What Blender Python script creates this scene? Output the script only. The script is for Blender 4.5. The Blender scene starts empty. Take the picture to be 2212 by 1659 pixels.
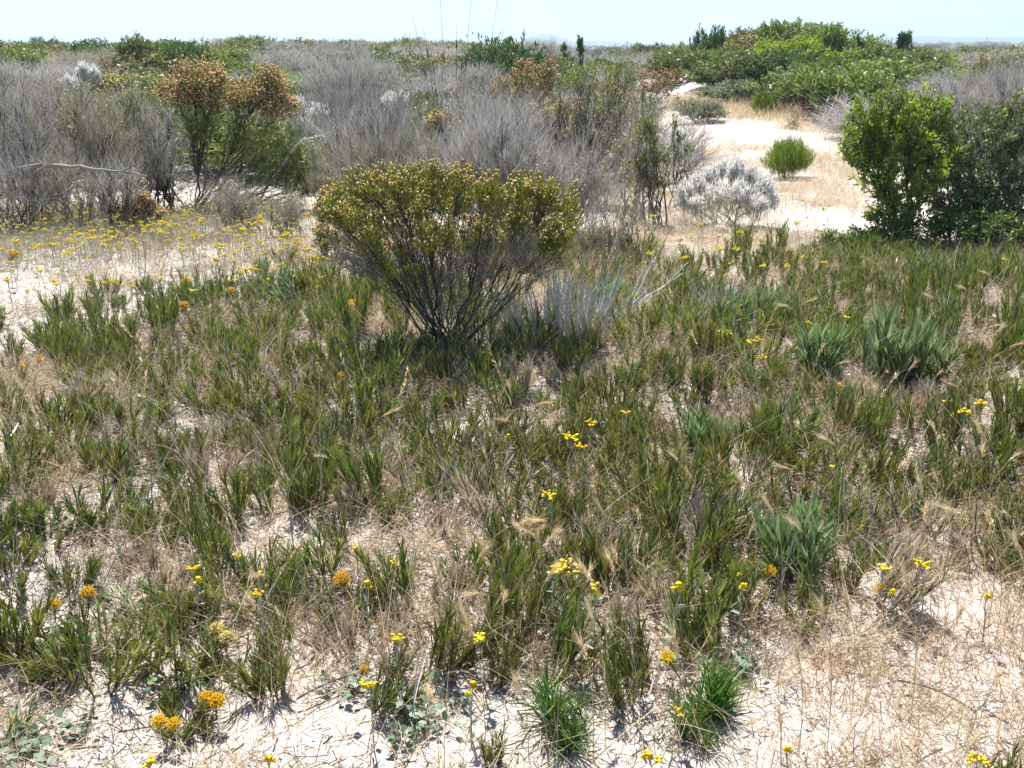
import bpy, math
import numpy as np
from mathutils import Vector, Matrix, Euler

S = bpy.context.scene
COL = S.collection
R = np.random.default_rng(11)

# ------------------------------------------------------------------ camera, sky, sun, exposure
FOC = 2171.0                      # focal length in pixels of the 2212 x 1659 working frame
CAM_Z = 1.62
PITCH, ROLL = math.radians(18.6), math.radians(-0.55)
cam = bpy.data.cameras.new('camera')
cam.sensor_width = 36.0
cam.lens = 36.0 * FOC / 2212.0
cam.clip_start, cam.clip_end = 0.05, 20000.0
cam_ob = bpy.data.objects.new('camera', cam)
COL.objects.link(cam_ob)
CAM_ROT = Matrix.Rotation(math.pi / 2 - PITCH, 3, 'X') @ Matrix.Rotation(ROLL, 3, 'Z')
cam_ob.matrix_world = Matrix.Translation((0, 0, CAM_Z)) @ CAM_ROT.to_4x4()
S.camera = cam_ob

SUN_EL, SUN_AZ = math.radians(62), math.radians(-16)      # azimuth from +Y (view direction) towards +X
world = bpy.data.worlds.new('World')
S.world = world
world.use_nodes = True
wn = world.node_tree
sky = wn.nodes.new('ShaderNodeTexSky')
sky.sky_type = 'NISHITA'
sky.sun_disc = False
sky.sun_elevation = SUN_EL
sky.sun_rotation = SUN_AZ
sky.air_density, sky.dust_density, sky.ozone_density = 1.0, 0.0, 4.0
wn.nodes['Background'].inputs['Strength'].default_value = 0.055
tint = wn.nodes.new('ShaderNodeMix')
tint.data_type, tint.blend_type = 'RGBA', 'MULTIPLY'
tint.inputs[0].default_value = 1.0
tint.inputs[7].default_value = (0.97, 1.08, 1.20, 1)
wn.links.new(sky.outputs[0], tint.inputs[6])
wn.links.new(tint.outputs[2], wn.nodes['Background'].inputs['Color'])

sun = bpy.data.lights.new('sun', 'SUN')
sun.energy, sun.angle, sun.color = 5.0, math.radians(0.53), (1.0, 0.96, 0.90)
sun_ob = bpy.data.objects.new('sun', sun)
COL.objects.link(sun_ob)
sdir = Vector((math.sin(SUN_AZ) * math.cos(SUN_EL), math.cos(SUN_AZ) * math.cos(SUN_EL), math.sin(SUN_EL)))
sun_ob.rotation_euler = sdir.to_track_quat('Z', 'Y').to_euler()

S.view_settings.view_transform = 'Standard'
S.view_settings.look = 'None'
S.view_settings.exposure = 1.25
S.view_settings.gamma = 1.0
S.cycles.max_bounces = 6
S.cycles.diffuse_bounces = 2
S.cycles.glossy_bounces = 2
S.cycles.transmission_bounces = 4
S.cycles.transparent_max_bounces = 4

# ------------------------------------------------------------------ noise, terrain, projection
def _hash(ix, iy, s):
    n = (ix.astype(np.int64) * 374761393 + iy.astype(np.int64) * 668265263 + s * 974634777) & 0xFFFFFFFF
    n = ((n ^ (n >> 13)) * 1274126177) & 0xFFFFFFFF
    n = n ^ (n >> 16)
    return n / 4294967295.0

def vn(x, y, s):
    x, y = np.asarray(x, float), np.asarray(y, float)
    ix, iy = np.floor(x), np.floor(y)
    fx, fy = x - ix, y - iy
    fx, fy = fx * fx * (3 - 2 * fx), fy * fy * (3 - 2 * fy)
    a, b = _hash(ix, iy, s), _hash(ix + 1, iy, s)
    c, d = _hash(ix, iy + 1, s), _hash(ix + 1, iy + 1, s)
    return (a * (1 - fx) + b * fx) * (1 - fy) + (c * (1 - fx) + d * fx) * fy * 1.0

def sst(a, b, x):
    t = np.clip((x - a) / (b - a), 0, 1)
    return t * t * (3 - 2 * t)

def height(x, y):
    x, y = np.asarray(x, float), np.asarray(y, float)
    z = 0.07 * (vn(x / 1.1, y / 1.1, 1) - .5) + 0.034 * (vn(x / .27, y / .27, 2) - .5) + 0.022 * (vn(x / .11, y / .11, 6) - .5) + 0.012 * (vn(x / .05, y / .05, 7) - .5)
    z = z + .22 * (vn(x / 4, y / 4, 4) - .5) * sst(4, 9, y)
    z = z + .7 * (vn(x / 17 + .4, y / 17, 5) - .5) * sst(13, 30, y)
    z = z + 1.0 * np.exp(-(((x - 8.2) / 4.2) ** 2 + ((y - 31) / 6) ** 2))          # dune behind the sandy path
    z = z + (.62 * sst(12.5, 26, y)) * (1 - sst(-.8, 2.6, x - .04 * y)) + .62 * np.exp(-(((x + 8.6) / 4.2) ** 2 + ((y - 29) / 6) ** 2))
    z = z + .25 * np.exp(-(((x - 3.6) / 1.6) ** 2 + ((y - 18.5) / 1.8) ** 2))        # sand bank of the path
    z = z + .2 * sst(26, 45, y) + .5 * (vn(x / 9, y / 11, 12) - .5) * sst(24, 45, y)
    z = z + 1.1 * (vn(x / 90 + 3.3, y / 120, 8) - 1.0) * sst(60, 200, y)
    return z

CR = np.array(CAM_ROT)
CAMP = np.array([0, 0, CAM_Z])
FWD = CR @ np.array([0, 0, -1.0])

def ray(X, Y):
    d = CR @ np.array([(X - 1106) / FOC, -(Y - 829.5) / FOC, -1.0])
    return d / np.linalg.norm(d)

def at(X, Y, lift=0.0):
    """Where the line of sight through X, Y of the working frame comes down to LIFT above the ground."""
    d = ray(X, Y)
    z = lift
    for _ in range(14):
        t = min((CAM_Z - z) / max(-d[2], 0.012), 150)
        p = CAMP + d * t
        z = float(height(p[0], p[1])) + lift
    return np.array([p[0], p[1], z])

def at_y(X, Y, dist):
    d = ray(X, Y)
    return CAMP + d * (dist / d[1])

def ground(X, dist):
    """A point on the ground DIST metres ahead, in the column X."""
    p = at_y(X, 400, dist)
    return np.array([p[0], p[1], float(height(p[0], p[1]))])

def project(P):
    q = (np.asarray(P) - CAMP) @ CR
    return 1106 + FOC * q[..., 0] / -q[..., 2], 829.5 - FOC * q[..., 1] / -q[..., 2]

def unit(v):
    return v / np.maximum(np.linalg.norm(v, axis=-1, keepdims=True), 1e-9)

def rdir(n, rng=None):
    return unit((rng or R).normal(size=(n, 3)))

# ------------------------------------------------------------------ mesh collector
class Geo:
    def __init__(s):
        s.v, s.q, s.t, s.a, s.b, s.n = [], [], [], [], [], 0

    def add(s, V, Q=None, T=None, tint=None, along=None):
        s.v.append(V)
        if Q is not None and len(Q): s.q.append(Q + s.n)
        if T is not None and len(T): s.t.append(T + s.n)
        s.a.append(np.zeros(len(V)) if tint is None else tint)
        s.b.append(np.zeros(len(V)) if along is None else along)
        s.n += len(V)

    def ribbons(s, P, D, L, W, bend=None, segs=2, side=None, prof='leaf', tint=None, rng=None):
        rng = rng or R
        if prof in ('oval', 'leaf') and segs < 2: segs = 2
        n = len(P)
        L = np.broadcast_to(np.asarray(L, float), (n,)); W = np.broadcast_to(np.asarray(W, float), (n,))
        t = np.linspace(0, 1, segs + 1)
        C = P[:, None] + D[:, None] * (L[:, None] * t)[..., None]
        if bend is not None: C = C + bend[:, None] * (t ** 2)[None, :, None]
        if side is None:
            side = np.cross(D, rdir(n, rng)); side = unit(side)
        w = {'taper': 1 - .85 * t, 'leaf': np.interp(t, [0, .2, .55, .85, 1], [.45, .8, 1, .75, .12]), 'oval': np.interp(t, [0, .15, .5, .8, 1], [.15, .75, 1, .8, .15]), 'const': 1 - .3 * t}[prof]
        off = side[:, None] * (W[:, None] * w / 2)[..., None]
        V = np.stack([C - off, C + off], 2).reshape(-1, 3)
        base = (np.arange(n) * (segs + 1) * 2)[:, None] + (np.arange(segs) * 2)[None, :]
        Q = np.stack([base, base + 1, base + 3, base + 2], -1).reshape(-1, 4)
        tint = rng.random(n) if tint is None else np.broadcast_to(np.asarray(tint, float), (n,))
        s.add(V, Q, None, np.repeat(tint, (segs + 1) * 2), np.tile(np.repeat(t, 2), n))

    def tubes(s, PL, RAD, sides=3, tint=None, rng=None):
        rng = rng or R
        n, k = PL.shape[:2]
        T = unit(np.gradient(PL, axis=1))
        ref = np.where(np.abs(T[..., 2:3]) > .8, np.array([1., .13, 0]), np.array([.1, 0, 1.]))
        A = unit(np.cross(T, ref)); B = np.cross(T, A)
        ang = np.arange(sides) * 2 * math.pi / sides
        V = PL[:, :, None] + RAD[:, :, None, None] * (A[:, :, None] * np.cos(ang)[:, None] + B[:, :, None] * np.sin(ang)[:, None])
        i = np.arange(n)[:, None, None] * k * sides + np.arange(k - 1)[None, :, None] * sides
        j = np.arange(sides)[None, None, :]; jn = (j + 1) % sides
        Q = np.stack([i + j, i + jn, i + sides + jn, i + sides + j], -1).reshape(-1, 4)
        tint = rng.random(n) if tint is None else np.broadcast_to(np.asarray(tint, float), (n,))
        s.add(V.reshape(-1, 3), Q, None, np.repeat(tint, k * sides), np.tile(np.repeat(np.linspace(0, 1, k), sides), n))

    OCT = np.array([[1, 0, 0], [0, 1, 0], [-1, 0, 0], [0, -1, 0], [0, 0, 1], [0, 0, -1]], float)
    OCF = np.array([[0, 1, 4], [1, 2, 4], [2, 3, 4], [3, 0, 4], [1, 0, 5], [2, 1, 5], [3, 2, 5], [0, 3, 5]])

    def blobs(s, P, r, flat=1.0, tint=None, rng=None):
        rng = rng or R
        n = len(P)
        r = np.broadcast_to(np.asarray(r, float), (n,))
        a = rng.random(n) * 6.28
        c, sn = np.cos(a), np.sin(a)
        O = s.OCT
        x = c[:, None] * O[:, 0] - sn[:, None] * O[:, 1]; y = sn[:, None] * O[:, 0] + c[:, None] * O[:, 1]
        V = P[:, None] + np.stack([x, y, np.broadcast_to(O[:, 2] * flat, x.shape)], -1) * r[:, None, None]
        T = (np.arange(n) * 6)[:, None, None] + s.OCF
        tint = rng.random(n) if tint is None else np.broadcast_to(np.asarray(tint, float), (n,))
        s.add(V.reshape(-1, 3), None, T.reshape(-1, 3), np.repeat(tint, 6), np.tile(O[:, 2] * .5 + .5, n))

    def merge(s, o, M3, p):
        """Adds a copy of another collector, turned by M3 and moved to p."""
        for V, a, b in [(np.concatenate(o.v), np.concatenate(o.a), np.concatenate(o.b))]:
            s.add(V @ M3.T + p, np.concatenate(o.q) if o.q else None, np.concatenate(o.t) if o.t else None, a, b)

    def mesh(s, name, m, smooth=False):
        me = bpy.data.meshes.new(name)
        V = np.concatenate(s.v) if s.v else np.zeros((0, 3))
        q = np.concatenate(s.q) if s.q else np.zeros((0, 4), int)
        t = np.concatenate(s.t) if s.t else np.zeros((0, 3), int)
        me.vertices.add(len(V)); me.vertices.foreach_set('co', V.astype(np.float32).ravel())
        me.loops.add(q.size + t.size)
        me.loops.foreach_set('vertex_index', np.concatenate([q.ravel(), t.ravel()]).astype(np.int32))
        me.polygons.add(len(q) + len(t))
        me.polygons.foreach_set('loop_start', np.concatenate([np.arange(len(q)) * 4, q.size + np.arange(len(t)) * 3]).astype(np.int32))
        if smooth: me.polygons.foreach_set('use_smooth', np.ones(len(q) + len(t), bool))
        me.update(calc_edges=True)
        for nm, arr in (('tint', s.a), ('along', s.b)):
            at_ = me.attributes.new(nm, 'FLOAT', 'POINT')
            at_.data.foreach_set('value', np.concatenate(arr).astype(np.float32))
        me.materials.append(m)
        return me

# ------------------------------------------------------------------ materials
def new_mat(name):
    m = bpy.data.materials.new(name); m.use_nodes = True
    nt = m.node_tree; nt.nodes.clear()
    return m, nt, nt.nodes.new('ShaderNodeOutputMaterial')

def ramp(nt, cols):
    r = nt.nodes.new('ShaderNodeValToRGB')
    el = r.color_ramp.elements
    while len(el) < len(cols): el.new(.5)
    for i, c in enumerate(cols):
        el[i].position = i / (len(cols) - 1); el[i].color = (*c, 1)
    return r

def plant_mat(name, cols, base=None, tip=None, trans=.3, rough=.5, spec=.35, vary=.25, scale=30):
    """Colour by leaf (tint), from foot to tip (along) and from plant to plant (object random)."""
    m, nt, out = new_mat(name)
    N, Lk = nt.nodes, nt.links
    at_ = N.new('ShaderNodeAttribute'); at_.attribute_name = 'tint'
    r = ramp(nt, cols); Lk.new(at_.outputs['Fac'], r.inputs[0])
    col = r.outputs[0]
    al = N.new('ShaderNodeAttribute'); al.attribute_name = 'along'
    for c, lo, hi in ((base, .35, 0.0), (tip, .6, 1.0)):
        if c is None: continue
        mr = N.new('ShaderNodeMapRange'); mr.inputs[1].default_value = lo; mr.inputs[2].default_value = hi
        mr.inputs[3].default_value = 0; mr.inputs[4].default_value = .75
        Lk.new(al.outputs['Fac'], mr.inputs[0])
        mx = N.new('ShaderNodeMix'); mx.data_type = 'RGBA'
        Lk.new(mr.outputs[0], mx.inputs[0]); Lk.new(col, mx.inputs[6]); mx.inputs[7].default_value = (*c, 1)
        col = mx.outputs[2]
    oi = N.new('ShaderNodeObjectInfo')
    nz = N.new('ShaderNodeTexNoise'); nz.inputs['Scale'].default_value = scale
    tc = N.new('ShaderNodeTexCoord'); Lk.new(tc.outputs['Object'], nz.inputs['Vector'])
    mr = N.new('ShaderNodeMapRange'); mr.inputs[3].default_value = 1 - vary; mr.inputs[4].default_value = 1 + vary
    ad = N.new('ShaderNodeMath'); ad.operation = 'MULTIPLY_ADD'
    Lk.new(nz.outputs[0], ad.inputs[0]); ad.inputs[1].default_value = .5
    hf = N.new('ShaderNodeMath'); hf.operation = 'MULTIPLY'; hf.inputs[1].default_value = .5
    Lk.new(oi.outputs['Random'], hf.inputs[0]); Lk.new(hf.outputs[0], ad.inputs[2])
    Lk.new(ad.outputs[0], mr.inputs[0])
    hs = N.new('ShaderNodeHueSaturation')
    hr = N.new('ShaderNodeMapRange'); hr.inputs[3].default_value = .488; hr.inputs[4].default_value = .512
    Lk.new(oi.outputs['Random'], hr.inputs[0]); Lk.new(hr.outputs[0], hs.inputs['Hue'])
    Lk.new(mr.outputs[0], hs.inputs['Value']); Lk.new(col, hs.inputs['Color'])
    p = N.new('ShaderNodeBsdfPrincipled')
    p.inputs['Roughness'].default_value = rough; p.inputs['Specular IOR Level'].default_value = spec
    Lk.new(hs.outputs[0], p.inputs['Base Color'])
    if trans > 0:
        tr = N.new('ShaderNodeBsdfTranslucent'); ms = N.new('ShaderNodeMixShader'); ms.inputs[0].default_value = trans
        g = N.new('ShaderNodeHueSaturation'); g.inputs['Value'].default_value = 1.3; g.inputs['Saturation'].default_value = 1.1
        Lk.new(hs.outputs[0], g.inputs['Color']); Lk.new(g.outputs[0], tr.inputs['Color'])
        Lk.new(p.outputs[0], ms.inputs[1]); Lk.new(tr.outputs[0], ms.inputs[2]); Lk.new(ms.outputs[0], out.inputs[0])
    else:
        Lk.new(p.outputs[0], out.inputs[0])
    return m

M = {
    'tuft': plant_mat('tuft_leaf', [(.03, .056, .010), (.06, .105, .015), (.105, .155, .022), (.17, .21, .036), (.27, .27, .06), (.44, .36, .18)], base=(.09, .07, .028), tip=(.21, .215, .055), trans=.22, rough=.3, spec=.65, vary=.38),
    'tuft_stem': plant_mat('tuft_stem', [(.10, .07, .035), (.18, .12, .07)], trans=0),
    'silver_leaf': plant_mat('silvery_leaf', [(.10, .16, .05), (.17, .25, .085), (.25, .32, .15), (.33, .37, .22)], base=(.11, .12, .04), trans=.25, rough=.5, spec=.4),
    'brush': plant_mat('brush_leaf', [(.05, .11, .02), (.09, .17, .03), (.14, .2, .05)], base=(.17, .14, .05), trans=.28, rough=.4),
    'grass': plant_mat('dry_grass', [(.36, .26, .13), (.50, .38, .21), (.60, .49, .31), (.68, .60, .45), (.38, .24, .12), (.52, .49, .43)], trans=.3, rough=.6, spec=.25),
    'rust': plant_mat('rusty_grass', [(.34, .20, .09), (.42, .27, .12), (.30, .17, .08), (.5, .36, .2)], trans=.3, rough=.6, spec=.25),
    'greengrass': plant_mat('green_grass', [(.07, .10, .025), (.11, .14, .04), (.17, .18, .07), (.23, .21, .10)], base=(.2, .16, .08), trans=.3, rough=.45),
    'litter': plant_mat('litter', [(.20, .14, .085), (.36, .29, .2), (.46, .42, .36), (.14, .1, .07), (.5, .46, .4), (.28, .2, .12)], trans=.1, rough=.7, spec=.2),
    'deadleaf': plant_mat('dead_leaf', [(.12, .085, .055), (.21, .155, .10), (.31, .25, .19), (.38, .35, .31), (.16, .105, .06), (.42, .34, .23)], trans=.05, rough=.8, spec=.15),
    'deadtuft': plant_mat('dead_tuft', [(.30, .23, .13), (.46, .37, .23), (.58, .50, .36), (.40, .36, .30), (.52, .41, .24)], base=(.22, .16, .09), trans=.15, rough=.7, spec=.2),
    'culm': plant_mat('grass_culm', [(.22, .29, .2), (.32, .38, .27), (.45, .42, .27)], trans=.15, rough=.5),
    'seed': plant_mat('seed_head', [(.52, .38, .2), (.66, .52, .33), (.74, .62, .44), (.45, .3, .15)], trans=.4, rough=.6, spec=.2),
    'yellow': plant_mat('yellow_floret', [(.80, .58, .02), (.88, .70, .04), (.84, .64, .03)], trans=.15, rough=.7, spec=.1, vary=.12),
    'pincushion': plant_mat('pincushion_style', [(.80, .42, .02), (.86, .55, .03), (.82, .48, .02)], base=(.6, .25, .01), tip=(.9, .68, .06), trans=.2, rough=.6, spec=.2, vary=.15),
    'pale_head': plant_mat('pale_pincushion_style', [(.80, .62, .15), (.86, .74, .3)], tip=(.9, .85, .5), trans=.2, rough=.6, vary=.1),
    'woolly': plant_mat('woolly_stem', [(.34, .36, .27), (.45, .46, .37)], trans=.1, rough=.8, spec=.1),
    'wood': plant_mat('grey_bark', [(.17, .15, .135), (.25, .23, .21), (.34, .315, .29)], trans=0, rough=.8, spec=.15),
    'dark_wood': plant_mat('dark_bark', [(.055, .043, .035), (.10, .08, .065), (.14, .115, .1)], trans=0, rough=.8, spec=.15),
    'twig': plant_mat('grey_twig', [(.32, .30, .275), (.44, .415, .385), (.54, .515, .48), (.30, .26, .22)], trans=.2, rough=.8, spec=.15),
    'brown_twig': plant_mat('brown_grey_twig', [(.27, .235, .19), (.39, .35, .295), (.32, .30, .195), (.49, .46, .40)], trans=.2, rough=.8, spec=.15),
    'mid_twig': plant_mat('mid_grey_twig', [(.13, .11, .095), (.2, .175, .15), (.27, .245, .22), (.16, .15, .09)], trans=.1, rough=.8, spec=.15),
    'bleached': plant_mat('bleached_stick', [(.42, .39, .36), (.55, .53, .5), (.65, .64, .62), (.3, .27, .24)], trans=0, rough=.7, spec=.2),
    'log': plant_mat('weathered_log', [(.20, .185, .17), (.29, .27, .25)], trans=0, rough=.9, spec=.1, scale=14, vary=.4),
    'needle': plant_mat('shrub_leaf', [(.07, .11, .015), (.13, .18, .02), (.20, .24, .035), (.27, .27, .06)], trans=.3, rough=.42, spec=.4),
    'golden': plant_mat('golden_bud', [(.50, .37, .10), (.66, .50, .18), (.76, .61, .30), (.44, .40, .09), (.54, .33, .13)], trans=.15, rough=.7, spec=.2),
    'orange': plant_mat('orange_bud', [(.42, .20, .09), (.55, .30, .16), (.66, .42, .27), (.38, .27, .08)], trans=.15, rough=.7, spec=.2),
    'bright': plant_mat('bright_leaf', [(.10, .16, .02), (.18, .27, .03), (.29, .37, .055), (.40, .46, .11)], trans=.4, rough=.5, spec=.28),
    'dark': plant_mat('dark_leaf', [(.04, .08, .02), (.07, .125, .03), (.115, .17, .05), (.17, .21, .085)], trans=.25, rough=.5, spec=.28),
    'olive': plant_mat('olive_leaf', [(.06, .085, .02), (.10, .13, .03), (.15, .17, .05), (.2, .21, .08)], trans=.3, rough=.45),
    'mid': plant_mat('mid_leaf', [(.07, .11, .022), (.14, .19, .04), (.21, .26, .07), (.30, .34, .11)], trans=.3, rough=.5, spec=.28),
    'lime': plant_mat('lime_leaf', [(.09, .15, .02), (.15, .22, .025), (.21, .28, .04)], trans=.35, rough=.45),
    'greygreen': plant_mat('grey_green_leaf', [(.15, .18, .09), (.22, .25, .14), (.3, .33, .23)], trans=.25, rough=.6),
    'silver': plant_mat('silver_wool', [(.54, .53, .50), (.67, .66, .63), (.78, .77, .74)], trans=.42, rough=.85, spec=.1, vary=.12),
    'silver_low': plant_mat('silver_stem', [(.2, .21, .15), (.32, .31, .25), (.26, .28, .2)], trans=.1, rough=.8),
    'round': plant_mat('round_leaf', [(.10, .16, .09), (.16, .22, .14), (.22, .27, .2)], trans=.25, rough=.5),
    'roundgreen': plant_mat('round_green_leaf', [(.06, .11, .03), (.10, .17, .05), (.14, .2, .08)], trans=.25, rough=.45),
    'reed': plant_mat('reed_stem', [(.10, .10, .06), (.17, .165, .11), (.26, .245, .18)], trans=.1, rough=.6),
    'pink': plant_mat('pink_flower', [(.5, .2, .36), (.6, .32, .46), (.45, .25, .3)], trans=.3, rough=.6),
    'red_stem': plant_mat('red_stem', [(.28, .10, .06), (.36, .15, .09)], trans=.1, rough=.6),
    'snail': plant_mat('snail_shell', [(.6, .5, .42), (.7, .62, .56)], trans=0, rough=.5),
}

def sand_mat():
    m, nt, out = new_mat('sand')
    N, Lk = nt.nodes, nt.links
    tc = N.new('ShaderNodeTexCoord')
    def noise(scale, det=4, rough=.6, dist=0):
        n = N.new('ShaderNodeTexNoise'); n.inputs['Scale'].default_value = scale; n.inputs['Detail'].default_value = det
        n.inputs['Roughness'].default_value = rough; n.inputs['Distortion'].default_value = dist
        Lk.new(tc.outputs['Object'], n.inputs['Vector']); return n.outputs[0]
    def mixc(fac, a, b):
        mx = N.new('ShaderNodeMix'); mx.data_type = 'RGBA'; Lk.new(fac, mx.inputs[0])
        for s_, v in ((6, a), (7, b)):
            if isinstance(v, tuple): mx.inputs[s_].default_value = (*v, 1)
            else: Lk.new(v, mx.inputs[s_])
        return mx.outputs[2]
    def band(v, a, b, lo=0, hi=1):
        mr = N.new('ShaderNodeMapRange'); mr.inputs[1].default_value = a; mr.inputs[2].default_value = b
        mr.inputs[3].default_value = lo; mr.inputs[4].default_value = hi; Lk.new(v, mr.inputs[0]); return mr.outputs[0]
    c = mixc(band(noise(1.3, 3), .35, .68), (.46, .425, .395), (.42, .37, .325))
    c = mixc(band(noise(9, 5, .7), .45, .75), c, (.39, .34, .295))
    c = mixc(band(noise(55, 4, .8, .6), .57, .66, 0, .75), c, (.30, .22, .15))       # crumbs of dry plant matter
    c = mixc(band(noise(150, 3, .7, 1.2), .60, .68, 0, .8), c, (.2, .15, .11))
    c = mixc(band(noise(400, 2), .3, .7, 0, .3), c, (.52, .49, .46))
    sx = N.new('ShaderNodeSeparateXYZ'); Lk.new(tc.outputs['Object'], sx.inputs[0])
    mu = N.new('ShaderNodeMath'); mu.operation = 'MULTIPLY'                          # scrub covers the far plain
    Lk.new(band(sx.outputs['Y'], 45, 110), mu.inputs[0]); Lk.new(band(noise(.12, 4), .3, .5, .55, 1), mu.inputs[1])
    c = mixc(mu.outputs[0], c, (.13, .125, .075))
    p = N.new('ShaderNodeBsdfPrincipled'); p.inputs['Roughness'].default_value = .9; p.inputs['Specular IOR Level'].default_value = .15
    Lk.new(c, p.inputs['Base Color'])
    b = N.new('ShaderNodeBump'); b.inputs['Strength'].default_value = .5; b.inputs['Distance'].default_value = .012
    ad = N.new('ShaderNodeMath'); ad.operation = 'ADD'; Lk.new(noise(38, 5, .7), ad.inputs[0])
    ml = N.new('ShaderNodeMath'); ml.operation = 'MULTIPLY'; ml.inputs[1].default_value = .4; Lk.new(noise(160, 3), ml.inputs[0]); Lk.new(ml.outputs[0], ad.inputs[1])
    Lk.new(ad.outputs[0], b.inputs['Height']); Lk.new(b.outputs[0], p.inputs['Normal'])
    Lk.new(p.outputs[0], out.inputs[0])
    return m

# ------------------------------------------------------------------ objects
def obj(name, me, parent=None):
    o = bpy.data.objects.new(name, me); COL.objects.link(o)
    if parent is not None: o.parent = parent
    return o

def tag(o, label=None, cat=None, group=None, kind=None):
    if label: o['label'] = label
    if cat: o['category'] = cat
    if group: o['group'] = group
    if kind: o['kind'] = kind
    return o

def thing(name, p, parts, label=None, cat=None, group=None, rz=0.0, sc=1.0, tilt=(0, 0)):
    """An Empty on the ground at P that carries PARTS, pairs of a part name and its mesh."""
    o = bpy.data.objects.new(name, None); COL.objects.link(o)
    o.empty_display_size = .05
    o.location = p; o.rotation_euler = (tilt[0], tilt[1], rz); o.scale = (sc, sc, sc) if np.isscalar(sc) else sc
    made = {}
    for nm, me in parts:                       # 'seed_head/awns' is a sub-part of the part before it
        up, _, leaf = nm.rpartition('/')
        made[leaf] = obj(leaf, me, made[up] if up else o)
    return tag(o, label, cat, group)

# ------------------------------------------------------------------ ground sheet and far hills
def build_ground():
    ys = [-25, -15, -8, -4, -2, -1, 0, .5, 1.0]
    y, st = 1.3, .014
    while y < 3000:
        ys.append(y); y += max(st, (y - .2) * .0075 if y < 40 else y * .03)
    ys = np.array(ys)
    nx = 440
    u = np.linspace(-1, 1, nx)
    hw = 2.2 + .78 * np.maximum(ys, 0) + .3 * np.maximum(-ys, 0)
    X = u[None, :] * hw[:, None]; Y = np.broadcast_to(ys[:, None], X.shape)
    Z = height(X, Y)
    V = np.stack([X, Y, Z], -1).reshape(-1, 3)
    i = np.arange(len(ys) - 1)[:, None] * nx + np.arange(nx - 1)[None, :]
    Q = np.stack([i, i + 1, i + nx + 1, i + nx], -1).reshape(-1, 4)
    g = Geo(); g.add(V, Q)
    tag(obj('ground', g.mesh('ground', sand_mat(), True)), kind='structure')
build_ground()

def build_hills():
    m, nt, out = new_mat('hillside')
    p = nt.nodes.new('ShaderNodeBsdfPrincipled'); p.inputs['Roughness'].default_value = .95; p.inputs['Specular IOR Level'].default_value = .05
    nz = nt.nodes.new('ShaderNodeTexNoise'); nz.inputs['Scale'].default_value = .02; nz.inputs['Detail'].default_value = 6
    tc = nt.nodes.new('ShaderNodeTexCoord'); nt.links.new(tc.outputs['Object'], nz.inputs['Vector'])
    r = ramp(nt, [(.09, .11, .06), (.16, .15, .10)]); nt.links.new(nz.outputs[0], r.inputs[0]); nt.links.new(r.outputs[0], p.inputs['Base Color'])
    nt.links.new(p.outputs[0], out.inputs[0])
    D = 2500.0
    hx = np.linspace(-2600, 2600, 260)
    prof = np.zeros_like(hx)
    for X, w, h in ((1178, 50, 24), (1270, 90, 9), (1900, 200, 12), (1720, 90, 11), (2110, 120, 8)):
        cx = (X - 1106) / FOC * D
        prof = np.maximum(prof, h / FOC * D * np.exp(-((hx - cx) / (w / FOC * D)) ** 2))
    prof = prof + 2.0 * vn(hx / 60, hx * 0, 31) + .5
    k = 14
    s = np.linspace(0, math.pi, k)
    V = np.stack([np.broadcast_to(hx[:, None], (260, k)), D - 260 * np.cos(s)[None, :] + 0 * hx[:, None], prof[:, None] * np.sin(s)[None, :] - 2 + 2 * vn(hx[:, None] / 30, np.arange(k)[None, :] * 1.7, 33) * np.sin(s)], -1).reshape(-1, 3)
    i = np.arange(259)[:, None] * k + np.arange(k - 1)[None, :]
    Q = np.stack([i, i + k, i + k + 1, i + 1], -1).reshape(-1, 4)
    g = Geo(); g.add(V, Q)
    tag(obj('distant_hills', g.mesh('distant_hills', m, True)), kind='structure')
build_hills()

# ------------------------------------------------------------------ shrubs
def bez(a, c, b, k):
    t = np.linspace(0, 1, k)[None, :, None]
    return a[:, None] * (1 - t) ** 2 + 2 * c[:, None] * t * (1 - t) + b[:, None] * t ** 2

def lobe(c, r, n, rng, lumps=3.0, hollow=.45, floor=-.45, lean=0.0):
    """N twig tips inside a lumpy ellipsoid, most of them near its upper surface."""
    out = []
    c, r = np.array(c, float), np.array(r, float)
    sd = rng.integers(1000)
    while len(out) < n:
        d = rdir(n, rng)
        q = (hollow ** 3 + (1 - hollow ** 3) * rng.random(n)) ** (1 / 3)
        l = .72 + .56 * vn(d[:, 0] * lumps + 50 + d[:, 2] * 1.3, d[:, 1] * lumps + 50 - d[:, 2] * 1.7, sd)
        p = d * (q * l)[:, None]
        keep = (p[:, 2] > floor + .15 * rng.random(n)) & (vn(p[:, 0] * lumps * 1.3 + 9, p[:, 2] * lumps * 1.3 + p[:, 1] * lumps + 9, sd + 1) > .27)
        out.extend(p[keep])
    P = np.array(out[:n]) * r + c
    return P

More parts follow.
